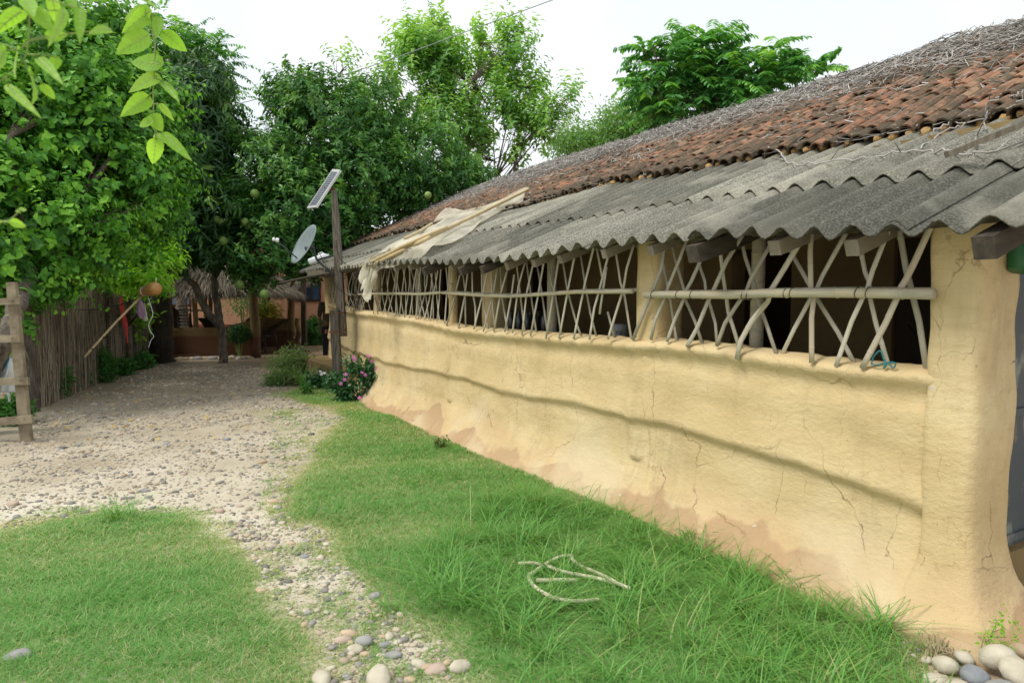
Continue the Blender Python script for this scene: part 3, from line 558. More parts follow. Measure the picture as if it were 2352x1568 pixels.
def grass(polys, name, label):
    parts = []
    for poly, dens, ln, *th in polys:
        p, d = scatter(poly, dens, .14, *th); dist = np.linalg.norm(p, axis=1); keep = rs.rand(len(p)) < np.clip(4.2 / dist, .33, 1.) ** 1.1; p, d, dist = p[keep], d[keep], dist[keep]; N = len(p)
        p3 = np.concatenate([p, np.zeros((N, 1))], 1); g = n3(p3, 1.1, 5); L = ln * (.75 + .5 * rs.rand(N)) * (1 + .35 * g) * np.clip(.45 + d / .3, .45, 1)
        r = np.clip(.62 + .22 * g + .25 * rs.randn(N) - .30 * np.exp(-d / .12), 0, 1); r[rs.rand(N) < .07] = .05
        parts.append(blades(p, L, (.0028 + .0022 * rs.rand(N)) * np.clip(dist / 4, 1, 2.2), .35 + .8 * rs.rand(N), .2 + .7 * rs.rand(N), r))
    V, F, R = merge(parts); o = mesh_obj(name, V, F, GRASS, None, R, True); tag(o, label, 'grass', kind='stuff')
grass([(LAWN_R, 15000, .048)], 'grass', 'short green lawn growing between the stony path and the mud wall')
grass([(LAWN_L, 16000, .042)], 'grass', 'short green lawn in the bottom left corner of the yard')
grass([(q, 9000, .03) for q in PATCH] + [(gp([(510, 1215), (650, 1185), (745, 1225), (775, 1290), (850, 1345), (900, 1395), (1010, 1470), (1110, 1600), (1150, 1650), (735, 1650), (745, 1500), (700, 1432), (625, 1400), (600, 1330), (560, 1258)]), 7000, .030, 1.35), (gp([(600, 930), (740, 935), (800, 962), (740, 1010), (690, 1060), (660, 1120), (640, 1180), (560, 1120), (600, 1000)]), 5000, .028, 1.3)], 'grass', 'small patches of grass among the stones of the path')
# tall coarse grass in clumps along the foot of the wall
TALL = gp([(1130, 1150), (1260, 1165), (1400, 1185), (1600, 1265), (1800, 1352), (1980, 1440), (2090, 1540), (2000, 1700), (1500, 1700), (1250, 1570), (1150, 1420), (1010, 1350), (1000, 1250), (1090, 1200)])
c, d = scatter(TALL, 55, .05, thr=-.9); c2 = gp([(985, 1300), (900, 1400), (980, 1380), (1060, 1395), (1130, 1370), (1190, 1470), (1150, 1480), (280, 1195), (265, 1190), (1245, 1510), (1460, 1300), (1330, 1190)]); c = np.concatenate([c, c2])
pp = []; ll = []
for q in c:
    k = random.randint(16, 44); s_ = random.uniform(.11, .30); pp.append(q + rs.randn(k, 2) * .035); ll.append(s_ * (.5 + .6 * rs.rand(k)))
p = np.concatenate(pp); L = np.concatenate(ll); N = len(p)
V, F, R = merge([blades(p, L, .0045 + .004 * rs.rand(N), .5 + .8 * rs.rand(N), .15 + .6 * rs.rand(N), np.clip(.72 + .2 * rs.randn(N), .0, 1))])
GRASS2 = mat('tall_grass_blade', [(.5, .46, .25), (.28, .40, .11), (.14, .33, .065), (.10, .28, .055), (.17, .38, .08)], 1.5, .45, 0, attr='rnd', amix=.8, transl=.3, spec=.35)
tag(mesh_obj('tall_grass', V, F, GRASS2, None, R, True), 'tufts of long coarse grass along the foot of the mud wall', 'grass', kind='stuff')
# ================================================================== STONES
def ico(sub):
    bpy.ops.mesh.primitive_ico_sphere_add(subdivisions=sub, radius=1) if False else None
    import bmesh; bm = bmesh.new(); bmesh.ops.create_icosphere(bm, subdivisions=sub, radius=1); V = np.array([v.co[:] for v in bm.verts]); F = np.array([[v.index for v in f.verts] for f in bm.faces]); bm.free(); return V, F
I1, I2, I3 = ico(1), ico(2), ico(3)
SCOL = {'cream': [(.40, .36, .27), (.54, .50, .40)], 'tan': [(.40, .30, .20), (.52, .41, .28)], 'grey': [(.22, .22, .21), (.33, .33, .31)], 'blue grey': [(.19, .205, .22), (.30, .315, .33)], 'pinkish': [(.38, .29, .23), (.48, .38, .31)], 'dark': [(.08, .08, .08), (.16, .15, .14)]}
SM = {k: mat('river_stone_' + k.replace(' ', '_'), [c_[0], c_[1]], 14, .8, .35, 30, spec=.2) for k, c_ in SCOL.items()}
names = list(SCOL); pr = [.34, .24, .17, .08, .13, .04]
TEMPL = {}
for k in names:
    for v in range(3):
        V, F = I2; q = V * (1 + .10 * n3(V, 1.1, 3 * v + names.index(k))[:, None] * 1.5 + .06 * n3(V, 2.6, 5 * v)[:, None]) * np.array((1, .72, .46)); me = bpy.data.meshes.new('river_stone_' + str(v))
        me.from_pydata([tuple(x) for x in q], [], [tuple(int(i) for i in f) for f in F]); me.materials.append(SM[k]); me.polygons.foreach_set('use_smooth', [True] * len(F)); TEMPL[k, v] = me
ROADP = gp([(-200, 1015), (60, 1010), (100, 950), (230, 890), (360, 838), (560, 835), (690, 870), (640, 905), (800, 962), (705, 1055), (675, 1110), (650, 1190), (745, 1225), (775, 1290), (850, 1345), (900, 1395), (1010, 1470), (1110, 1600), (1200, 1750), (730, 1750), (745, 1500), (700, 1432), (625, 1400), (600, 1330), (560, 1258), (505, 1215), (430, 1178), (250, 1178), (0, 1212), (-250, 1230)])
NEARP = gp([(510, 1215), (650, 1185), (745, 1225), (775, 1290), (850, 1345), (900, 1395), (1010, 1470), (1110, 1600), (1150, 1650), (735, 1650), (745, 1500), (700, 1432), (625, 1400), (600, 1330), (560, 1258)])
def stone_pts(poly, n, thr=-.3, o=2):
    lo, hi = poly.min(0), poly.max(0); p = lo + rs.rand(n * 8, 2) * (hi - lo); p = p[inpoly(p, poly)]; q = np.concatenate([p, np.zeros((len(p), 1))], 1); p = p[(n3(q, 1.3, o) + .5 * n3(q, 4, o + 3)) > thr]; return p[:n]
# pebbles and grit: beyond counting, one object
parts = []
RNDST = mat('pebbles', [(.15, .14, .13), (.27, .255, .23), (.36, .29, .21), (.43, .37, .28), (.52, .475, .38)], 20, .85, 0, attr='rnd', amix=.85, spec=.2)
for poly, n, s0, s1, T_ in [(ROADP, 15000, .006, .018, I1), (ROADP[6:27] if False else gp([(500, 1200), (650, 1175), (760, 1225), (800, 1290), (870, 1345), (920, 1395), (1040, 1470), (1150, 1600), (1190, 1650), (715, 1650), (725, 1500), (680, 1432), (605, 1400), (580, 1330), (540, 1258)]), 3800, .0025, .009, I1), (gp([(560, 855), (640, 832), (720, 838), (760, 855), (640, 885), (560, 880)]), 2500, .006, .013, I1), (gp([(1900, 1440), (2200, 1490), (2400, 1500), (2400, 1700), (2100, 1700)]), 250, .006, .02, I1), (ROADP, 3600, .014, .032, I2), (NEARP, 330, .010, .024, I2)]:
    p = stone_pts(poly, n, -.6 if n > 400 else -2, 6); N = len(p); s_ = s0 + (s1 - s0) * rs.rand(N) ** 2.2; P3 = np.concatenate([p, np.zeros((N, 1))], 1); P3[:, 2] = ground_z(P3) + s_ * .12
    a = rs.rand(N) * 6.28; D = np.stack([np.cos(a), np.sin(a), .15 * rs.randn(N)], -1); parts.append(inst(T_[0], T_[1], P3, frames(D, np.array((0, 0, 1.)) + rs.randn(N, 3) * .15), np.stack([s_ * .75, s_, s_ * .5], -1), np.clip(rs.rand(N) * .75 + .25 * (rs.rand(N)), 0, 1)))
V, F, R = merge(parts); tag(mesh_obj('gravel', V, F, RNDST, None, R, True), 'loose pebbles and grit strewn over the sandy yard and path', 'gravel', kind='stuff')
SG = {k: 'river stones scattered on the yard, ' + k for k in names}
def stone(p, s_, k, label=None, sc=(1, 1, 1), rz=None, tilt=.12, group=True, dz=.18):
    o = bpy.data.objects.new('river_stone', TEMPL[k, random.randint(0, 2)]); COL.objects.link(o); P3 = np.array([[p[0], p[1], 0]]); s_ *= .86; o.location = (p[0], p[1], float(ground_z(P3)[0]) + s_ * (dz - .10) + (p[2] if len(p) > 2 else 0)); o.scale = (s_ * sc[0], s_ * sc[1], s_ * sc[2])
    o.rotation_euler = (random.uniform(-tilt, tilt), random.uniform(-tilt, tilt), random.uniform(0, 6.28) if rz is None else rz); tag(o, label or '%s %s river stone lying %s' % ('smaller' if s_ < .045 else 'fist sized', k, 'on the near path between the two lawns' if p[1] < 5.2 else 'in the yard'), 'stone', SG[k] if group else None); return o
cnt = 0
def scat_st(poly, n, s0, s1, o):
    global cnt
    for q in stone_pts(poly, n, -.35, o): stone(q, random.uniform(s0, s1) * random.uniform(.8, 1.1), str(rs.choice(names, p=pr))); cnt += 1
scat_st(NEARP, 100, .010, .036, 2); scat_st(ROADP, 130, .03, .06, 9)
big = [(965, 1527, .05, 'cream', 'cream stone leaning on a darker one at the foot of the path'), (985, 1533, .045, 'tan', 'tan angular stone beside the grey leaning pair on the near path'), (1100, 1490, 0, '', ''), (902, 1503, .05, 'grey', 'grey stone half buried in the near path'), (805, 1455, .055, 'tan', 'orange tan stone topmost of the pile on the near path'), (790, 1470, .05, 'pinkish', 'pinkish stone on the left of the pile on the near path'),
       (835, 1473, .06, 'grey', 'long greenish grey stone at the right of the pile on the near path'), (815, 1492, .055, 'cream', 'flat cream stone at the front of the pile on the near path'), (885, 1480, .04, 'grey', 'round grey stone right of the pile on the near path'), (895, 1460, .04, 'cream', 'cream stone behind the round grey one on the near path'), (862, 1368, .05, 'grey', 'long pale grey stone where the path meets the lawn'), (700, 1348, .038, 'cream', 'blocky cream stone alone in the middle of the near path'),
       (750, 1252, .042, 'cream', 'smooth cream stone beside the lawn edge of the path'), (735, 1285, .04, 'cream', 'pale oval stone in the centre of the near path'), (670, 1250, .04, 'tan', 'round tan stone at the narrow of the path'), (600, 1362, .042, 'tan', 'tan stone at the tip of the left lawn'), (655, 1355, .035, 'cream', 'cream pebble near the tip of the left lawn'), (1000, 1540, .06, 'pinkish', 'broad pinkish stone at the bottom edge on the path'), (870, 1562, .09, 'cream', 'large cream stone at the bottom edge in the middle of the path'), (740, 1560, .065, 'cream', 'large pale stone at the bottom edge left side of the path'), (1060, 1535, .07, 'cream', 'domed cream stone sunk in the grass at the bottom edge'), (40, 1515, .07, 'grey', 'grey stone in the bottom left lawn'),
       (30, 1160, .06, 'pinkish', 'flat pinkish stone behind the left lawn'), (475, 965, .06, 'tan', 'upright brown stone standing in the yard'), (735, 1175, .05, 'grey', 'grey stone on the edge of the right lawn')]
for px, py, s_, k, lb in big:
    if s_: stone(at_z(px, py), s_, k, lb, tilt=.25, group=False, dz=.22)
for px, py, s_, k, lb, z in [(2240, 1540, .085, 'blue grey', 'blue grey boulder in front of the pile by the house corner', .02), (2170, 1515, .075, 'cream', 'cream boulder at the left of the pile by the house corner', .0), (2215, 1495, .06, 'cream', 'cream boulder at the back left of the pile by the house corner', .02), (2290, 1495, .085, 'cream', 'whitest upright boulder topmost of the pile by the house corner', .05), (2335, 1535, .10, 'cream', 'biggest cream boulder at the right edge of the picture', .03),
                         (2345, 1480, .06, 'tan', 'tan boulder behind the biggest cream one', .03), (2150, 1550, .07, 'cream', 'low cream boulder at the bottom left of the pile', .0), (2200, 1585, .09, 'cream', 'pale boulder lowest of the pile at the bottom edge', .0), (2130, 1498, .03, 'cream', 'small cream stone lying on straw beside the wall foot', .0), (2300, 1580, .09, 'grey', 'grey boulder at the bottom edge beneath the blue grey one', 0.)]:
    q = at_z(px, py, .05 + z); stone((q[0], q[1], z), s_, k, lb, sc=(1, 1.1, 1.5 if 'upright' in lb else 1.25), tilt=.35, group=False, dz=.5)
# edging stones along the hut
for i in range(15):
    x = 388 + i * 13.5 + random.uniform(-3, 3); stone(at_z(x, 827 + random.uniform(-1, 1) - i * .3), random.uniform(.10, .16), random.choice(['cream', 'grey', 'tan']), 'rounded stone in the row edging the thatched shelter', sc=(1, 1.1, 1.3), group=False)['group'] = 'edging stones along the thatched shelter'
# fallen leaves
DEADL = mat('fallen_leaf', [(.42, .26, .05), (.50, .36, .07), (.30, .14, .04)], 3, .8, 0)
V, F = OVAL; lm = bpy.data.meshes.new('fallen_leaf'); lm.from_pydata([tuple(v * (1, 1, 1)) for v in V], [], [tuple(int(i) for i in f) for f in F]); lm.materials.append(DEADL)
for q in stone_pts(gp([(80, 1010), (150, 940), (300, 880), (560, 900), (600, 1000), (500, 1060), (100, 1100)]), 34, -1, 1):
    o = bpy.data.objects.new('fallen_leaf', lm); COL.objects.link(o); o.location = (q[0], q[1], .035); s_ = random.uniform(.05, .09); o.scale = (s_, s_, s_); o.rotation_euler = (random.uniform(-.3, .3), random.uniform(-.3, .3), random.uniform(0, 6.28)); tag(o, 'small yellow fallen leaf lying on the brown earth', 'leaf', 'fallen leaves on the yard')
# ================================================================== TREES
BARK = mat('bark', [(.055, .045, .035), (.13, .11, .085), (.20, .17, .13)], 9, .95, .8, 30, stretch=(2, 2, .6))
BARKD = mat('dark_bark', [(.02, .017, .013), (.05, .042, .032)], 9, .95, .8, 30, stretch=(2, 2, .6))
def leafmat(name, cols, transl=.35, rough=.5, spec=.3, trcol=None): return mat(name, cols, .8, rough, 0, attr='rnd', amix=.75, transl=transl, spec=spec, trcol=trcol)
L_MUL = leafmat('mulberry_leaf', [(.03, .10, .02), (.055, .18, .03), (.10, .30, .04), (.24, .52, .06)])
L_MAN = leafmat('mango_leaf', [(.02, .065, .02), (.032, .10, .028), (.05, .14, .035), (.15, .28, .045)], .25, .4, .35)
L_POM = leafmat('pomelo_leaf', [(.024, .085, .026), (.04, .135, .032), (.065, .20, .042), (.17, .36, .06)], .28, .42, .32)
L_GUA = leafmat('guava_leaf', [(.10, .24, .08), (.16, .36, .10), (.24, .47, .12), (.36, .58, .16)], .4)
L_FEA = leafmat('feathery_leaf', [(.05, .18, .06), (.09, .28, .08), (.15, .40, .09), (.30, .58, .10)], .35)
L_FAR = leafmat('far_leaf', [(.12, .26, .09), (.17, .34, .10), (.24, .42, .13)], .35)
L_LIM = leafmat('lime_leaf', [(.15, .36, .04), (.24, .50, .05), (.36, .62, .07)], .5)
def crown_pts(clumps, n, gap=.0, freq=1.3, shell=.55, o=0):
    """twig points and outward directions over ellipsoid clumps; clumps = (centre, radii)"""
    wts = np.array([c_[1][0] * c_[1][2] for c_ in clumps]); wts = wts / wts.sum(); idx = rs.choice(len(clumps), n, p=wts); C_ = np.array([c_[0] for c_ in clumps])[idx]; Rr_ = np.array([c_[1] for c_ in clumps])[idx]
    d = nrm(rs.randn(n, 3)); rad = shell + (1 - shell) * rs.rand(n) ** .7; rad *= 1 + .16 * n3(d * 2 + C_, 1.3, o); p = C_ + d * Rr_ * rad[:, None]
    k = n3(p, freq, o + 2) + .4 * n3(p, freq * 2.7, o + 6) > gap; return p[k], d[k]
def leaves(p, d, style, size, per=8, spread=.16, droop=.2, rb=0., up=.5, rlen=.4):
    N = len(p); tw = np.clip(.42 + .16 * rs.randn(N) + rb + .12 * d[:, 2], 0, 1); tw[rs.rand(N) < .10] += .35
    if style == 'scatter':
        P = np.repeat(p, per, 0) + rs.randn(N * per, 3) * spread; D = nrm(np.repeat(d, per, 0) * .6 + rs.randn(N * per, 3) * .7 + (0, 0, -droop)); Nn = nrm(rs.randn(N * per, 3) * .55 + (0, 0, 1) + .3 * np.repeat(d, per, 0)); r = np.repeat(tw, per)
    elif style == 'rosette':
        ax = nrm(d * .7 + (0, 0, .6) + rs.randn(N, 3) * .3); q = nrm(np.cross(ax, rs.randn(N, 3))); q2 = np.cross(ax, q); P = []; D = []; Nn = []
        for j in range(per):
            a = 2 * np.pi * j / per + rs.rand(N) * .6; o_ = q * np.cos(a)[:, None] + q2 * np.sin(a)[:, None]; P.append(p + ax * (rs.rand(N) * spread)[:, None]); D.append(nrm(o_ + ax * (.35 * rs.rand(N))[:, None] - np.array((0, 0, droop)))); Nn.append(nrm(ax + o_ * .2 + rs.randn(N, 3) * .15))
        P, D, Nn = map(np.concatenate, (P, D, Nn)); r = np.tile(tw, per)
    elif style == 'shoot':
        ax = nrm(np.array((0, 0, up)) + d * .55 + rs.randn(N, 3) * .25); q = nrm(np.cross(ax, rs.randn(N, 3))); L = rlen * (.6 + .8 * rs.rand(N)); P = []; D = []; Nn = []; r = []
        for j in range(per):
            t = (j + .5) / per; s_ = (1 if j % 2 else -1); q_ = nrm(q + .5 * np.cross(ax, q) * (1 if (j // 2) % 2 else -1)); P.append(p + ax * (L * t)[:, None]); D.append(nrm(q_ * s_ * .9 + ax * .35 + rs.randn(N, 3) * .2 - np.array((0, 0, droop)))); Nn.append(nrm(ax + rs.randn(N, 3) * .35 + (0, 0, .5))); r.append(np.clip(tw + .25 * t, 0, 1))
        P, D, Nn = map(np.concatenate, (P, D, Nn)); r = np.concatenate(r)
    elif style == 'pinnate':
        ax = nrm(d * (1, 1, .5) + rs.randn(N, 3) * .45 + (0, 0, .35)); q = nrm(np.cross(ax, (0, 0, 1.)) + 1e-6); L = rlen * (.6 + .7 * rs.rand(N)); P = []; D = []; Nn = []
        for j in range(per):
            t = (j // 2 + 1) / (per / 2); s_ = (1 if j % 2 else -1); pt = p + ax * (L * t)[:, None] - np.array((0, 0, 1)) * (L * .35 * t * t)[:, None]; P.append(pt); D.append(nrm(q * s_ + ax * .35 - np.array((0, 0, droop)) + rs.randn(N, 3) * .12)); Nn.append(nrm(np.array((0, 0, 1.)) + rs.randn(N, 3) * .3))
        P, D, Nn = map(np.concatenate, (P, D, Nn)); r = np.tile(tw, per)
    M_ = len(P); return P, D, Nn, size * (.65 + .6 * rs.rand(M_)), np.clip(r + .10 * rs.randn(M_), 0, 1)
def tree(name, label, base, clumps, m, templ, n, style, size, per, trunk_r=.12, bark=None, gap=-.1, group=None, trunk_pts=None, kids=None, top_r=.05, sub=5, freq=1.3, shell=.55, **kw):
    base = np.array(base, float); t = empty(name, base, label, 'tree', group); o_ = random.randint(0, 20); p, d = crown_pts(clumps, n, gap, freq, shell, o_)
    P, D, Nn, Sz, r = leaves(p, d, style, size, per, **kw); V, F, R = inst(templ[0], templ[1], P, frames(D, Nn), Sz, r); mesh_obj('crown', V, [F], m, t, R, False)
    b = MB(); tp_ = [base - (0, 0, .1)] + [np.array(q, float) for q in (trunk_pts or [base + (np.mean([c_[0] for c_ in clumps], axis=0) - base) * (.15, .15, .45)])]
    k = max(6, 4 * len(tp_)); tt = np.linspace(0, len(tp_) - 1, k); Q = np.array([[np.interp(x, range(len(tp_)), [q[i] for q in tp_]) for i in range(3)] for x in tt]); Q[1:-1] += rs.randn(k - 2, 3) * trunk_r * .10; Rr = np.linspace(1, .6, k) * trunk_r; Rr[0] *= 1.35
    b.tube(Q, Rr, 12); tip = Q[-1]
    for c_, rr in clumps:
        c_ = np.array(c_); mid = tip + (c_ - tip) * .5 + rs.randn(3) * .12 * np.linalg.norm(c_ - tip); L_ = np.array([tip, tip + (mid - tip) * .5, mid, c_]); b.tube(L_, np.linspace(trunk_r * .5, .018, 4), 7)
        kk = [i for i in range(len(p)) if np.linalg.norm((p[i] - c_) / np.array(rr)) < 1.25]
        for i in (random.sample(kk, min(sub * 3, len(kk)))): s0 = (mid, c_)[random.random() < .6]; mm = (s0 + p[i]) / 2 + rs.randn(3) * .08; b.tube([s0, mm, p[i]], [.022, .014, .005], 5)
    for tb in (kids or []): tb(b)
    b.build('trunk', bark or BARK, t, smooth=True); return t
def cl(px, py, F, rx, ry=None, rz=None): return (at_f(px, py, F), (rx, ry or rx, rz or rx))
# mulberry tree over the fence, left
mul = [cl(60, 330, 10.5, 1.5, 1.4, 1.3), cl(180, 230, 10.8, 1.0, 1.0, .9), cl(220, 420, 10.6, 1.0, 1.1, .8), cl(80, 520, 9.8, 1.1, 1.2, .65), cl(60, 130, 11, 1.4, 1.2, .9), cl(310, 500, 11.5, .65, .9, .5), cl(310, 330, 11.3, .6, .9, .7), cl(-150, 400, 9.5, 1.6, 1.4, 1.6), cl(20, 620, 9.6, .75, 1.0, .30), cl(170, 590, 11.2, .8, 1., .30), cl(150, 60, 11.5, 1.1, 1, .8), cl(270, 130, 12, .6, .8, .6), cl(110, 640, 10.8, .5, .7, .2), cl(370, 250, 11.6, .35, .5, .35), cl(380, 420, 11.6, .35, .5, .3), cl(30, 690, 9.3, .3, .5, .22), cl(260, 210, 11.5, .6, .6, .5)]
mb = at_z(-75, 1010); tree('mulberry_tree', 'leafy bright green tree hanging over the reed fence at the left edge', mb, mul, L_MUL, BROAD, 15000, 'shoot', .088, 9, trunk_r=.13, gap=.05, freq=2.1, rlen=.42, up=.05, droop=.25, rb=.04, trunk_pts=[at_f(-55, 930, 7.85), at_f(-28, 860, 7.85), at_f(5, 793, 7.9), at_f(25, 740, 8.1), at_f(50, 680, 8.8), at_f(70, 600, 9.6)], shell=.2, sub=9)
# mango tree, dark
man = [cl(400, 300, 16, 1.5, 1.5, 1.5), cl(440, 200, 16.5, .95, 1.2, .8), cl(400, 480, 15.5, 1.35, 1.4, 1.0), cl(330, 420, 15, 1.2, 1.3, 1.3), cl(460, 360, 16.4, .8, 1, 1.0), cl(370, 580, 15, 1.1, 1.2, .45), cl(480, 560, 16, .7, .9, .55), cl(290, 250, 16, 1.2, 1.3, 1.3), cl(500, 270, 16.6, .45, .7, .45)]
mg = at_z(372, 832); tree('mango_tree', 'dark mango tree with long drooping leaves behind the fence end', mg, man, L_MAN, LONG, 2900, 'rosette', .25, 9, trunk_r=.27, bark=BARKD, gap=-.45, spread=.14, droop=.35, trunk_pts=[at_f(372, 760, 15.9), at_f(365, 650, 15.9), at_f(380, 560, 16)], shell=.4)
# pomelo tree with fruit
pom = [cl(760, 300, 17.5, 1.5, 1.5, 1.3), cl(680, 230, 17.4, .75, .9, .75), cl(600, 400, 16.5, 1.15, 1.3, 1.0), cl(820, 420, 17.2, 1.5, 1.5, 1.25), cl(700, 480, 16.5, 1.6, 1.6, 1.0), cl(540, 480, 16.4, .8, 1, .9), cl(960, 400, 18.2, 1.3, 1.4, 1.2), cl(620, 590, 16.2, .95, 1.2, .55), cl(720, 570, 16.6, 1.1, 1.2, .65), cl(1050, 430, 19, .95, 1.2, .9), cl(860, 260, 18.4, 1.1, 1.3, .8), cl(560, 360, 17, .5, .7, .45), cl(580, 640, 16.2, .45, .6, .28)]
pb = at_z(512, 834)
PT = [at_f(511, 790, 16.2), at_f(507, 745, 16.2), at_f(498, 700, 16.3), at_f(492, 640, 16.4), at_f(520, 560, 16.6), at_f(620, 470, 17)]
def limb(b): b.tube([at_f(507, 750, 16.2), at_f(480, 722, 16.1), at_f(462, 690, 16.0), at_f(448, 655, 15.9), at_f(430, 640, 15.9), at_f(420, 600, 15.9)], [.10, .09, .085, .08, .075, .05], 10)
pt_ = tree('pomelo_tree', 'broad dark green pomelo tree with round green fruit behind the house end', pb, pom, L_POM, OVAL, 8200, 'shoot', .125, 9, trunk_r=.105, gap=-.5, rlen=.26, droop=.15, up=.3, trunk_pts=PT, kids=[limb], shell=.5)
FRU = mat('pomelo_skin', [(.16, .27, .06), (.24, .36, .09)], 20, .5, .1, 80, spec=.4)
fm = None
for px, py, dr in [c5(1992, 450) + (0,), c5(2032, 470) + (0,), c5(2090, 470) + (.2,), c5(2250, 470) + (0,), c5(2285, 505) + (.2,), c5(2200, 1045) + (0,), c5(2050, 645) + (0,), c5(2340, 210) + (0,), c6(1580, 225) + (0,), (722, 230, 0), ch(1435, 400) + (-.3,), (640, 500, .3)]:
    if fm is None:
        b = MB(); b.ball((0, 0, 0), (.105, .105, .11), n=16, m=10); f = b.build('fruit', FRU, None, True); fm = f.data; f.parent = pt_
    else: f = bpy.data.objects.new('fruit', fm); COL.objects.link(f); f.parent = pt_
    F_ = 15.35 + dr if py > 300 else 16.6; f.location = tuple(at_f(px, py, F_ if px < 760 else 15.9) - np.array(pt_.location)); s_ = random.uniform(.75, 1.0); f.scale = (s_,) * 3
# pale guava like tree
gua = [cl(980, 130, 24, 1.5, 1.3, 1.1), cl(1080, 190, 24, 1.6, 1.4, 1.2), cl(930, 230, 24, 1.6, 1.4, 1.0), cl(1170, 260, 24, 1.2, 1.2, 1.1), cl(1060, 300, 24, 2.0, 1.6, 1.1), cl(1250, 300, 24, .9, 1, .8), cl(1180, 120, 24.2, .55, .7, .75), cl(1000, 60, 24.2, .6, .7, .5), cl(1110, 100, 24.2, .7, .8, .6), cl(860, 230, 23.6, .8, 1, .7), cl(780, 170, 23.5, .45, .6, .45), cl(1130, 370, 24, 1.2, 1.2, .6), cl(1290, 240, 24.2, .5, .6, .5), cl(1200, 60, 24.3, .35, .4, .5), cl(960, 150, 24, .7, .8, .8), cl(1210, 200, 24.2, .5, .6, .6)]
gb = at_f(1060, 675, 24); gb[2] = 0; tree('guava_tree', 'tall pale green loosely leaved tree rising behind the tile roof', gb, gua, L_GUA, OVAL, 3300, 'shoot', .20, 12, trunk_r=.12, gap=.15, rlen=.72, droop=.3, up=.8, shell=.15, sub=6, rb=.02)
# feathery trees
fea = [cl(1560, 230, 20, .95, 1, .55), cl(1660, 190, 20, 1.2, 1.1, .75), cl(1540, 140, 20, .8, .8, .5), cl(1620, 120, 20.2, .6, .7, .5), cl(1740, 180, 20, .75, .9, .5), cl(1850, 165, 20, .6, .6, .22), cl(1500, 195, 20, .5, .5, .25), cl(1770, 130, 20.2, .4, .5, .3), cl(1700, 260, 20, 1.4, 1, .4), cl(1500, 250, 20, .5, .6, .3), cl(1500, 110, 20, .45, .5, .2)]
fb = at_f(1640, 675, 20); fb[2] = 0; tree('feathery_tree', 'tree with layered feathery fronds standing behind the roof ridge, right of the others', fb, fea, L_FEA, LET, 950, 'pinnate', .21, 22, trunk_r=.16, gap=-.25, rlen=.8, droop=.5, shell=.3)
nee = [cl(420, 180, 23, 1.6, 1.3, 1.3), cl(460, 130, 23, .9, .9, .6), cl(380, 80, 23, .9, 1, .8), cl(480, 240, 23, .8, .9, .6), cl(340, 160, 23, 1.3, 1.3, 1.5), cl(60, 60, 20, 2.2, 1.6, 1.2)]
nb = at_f(420, 675, 23); nb[2] = 0; tree('feathery_tree', 'tall feathery tree showing above the dark mango tree', nb, nee, L_FEA, LET, 1500, 'pinnate', .16, 22, trunk_r=.2, gap=-.3, rlen=.8, droop=.35, shell=.3, rb=-.1)
sm = [cl(1440, 290, 28, 1.0, 1, .8), cl(1380, 340, 28, 1.6, 1.2, .6), cl(1320, 330, 28, .8, 1, .5), cl(1500, 300, 28, .8, 1, .4)]
sb = at_f(1420, 675, 28); sb[2] = 0; tree('small_leaved_tree', 'small rounded light green tree low behind the roof ridge', sb, sm, L_FAR, OVAL, 1800, 'scatter', .14, 9, trunk_r=.12, gap=-.3, spread=.3)
lime = [cl(270, 605, 13, 1.0, .6, .36), cl(320, 640, 12.8, .4, .5, .24), cl(200, 590, 13, .8, .6, .40), cl(340, 655, 12.6, .25, .4, .2), cl(240, 560, 13, .8, .5, .35)]
lb_ = at_f(300, 830, 14.5); lb_[2] = 0; tree('lime_green_tree', 'low tree with fresh yellow green leaves just behind the reed fence', lb_, lime, L_LIM, OVAL, 1300, 'shoot', .13, 8, trunk_r=.07, gap=-.4, rlen=.3)
# far wood behind everything
far = []
for i in range(34):
    a = -62 + i * 3.9; Rr = random.uniform(42, 60); far.append(((math.sin(math.radians(a)) * Rr, math.cos(math.radians(a)) * Rr, random.uniform(1.5, 3.2)), (random.uniform(3, 5), 3, random.uniform(2, 3.2))))
p, d = crown_pts(far, 9000, -.8, .3, .5, 3); P, D, Nn, Sz, r = leaves(p, d, 'scatter', .55, 5, spread=.6); V, F, R = inst(OVAL[0], OVAL[1], P, frames(D, Nn), Sz * 1.3, r)
tag(mesh_obj('distant_wood', V, [F], L_FAR, None, R), 'far belt of green trees beyond the compound', 'trees', kind='stuff')
# bushes behind the fence (seen through it)
bh = [cl(120, 700, 14, 1.2, .7, .5), cl(210, 720, 15, 1.1, .7, .5), cl(60, 800, 13.5, 1., .6, .9), cl(300, 780, 18, .6, .6, .4)]
p, d = crown_pts(bh, 1500, -.6, 1.2, .3, 3); P, D, Nn, Sz, r = leaves(p, d, 'scatter', .12, 7, spread=.2); V, F, R = inst(OVAL[0], OVAL[1], P, frames(D, Nn), Sz * 1.3, r); tag(mesh_obj('undergrowth', V, [F], L_LIM, None, R), 'bright green undergrowth showing through gaps of the reed fence', 'undergrowth', kind='stuff')
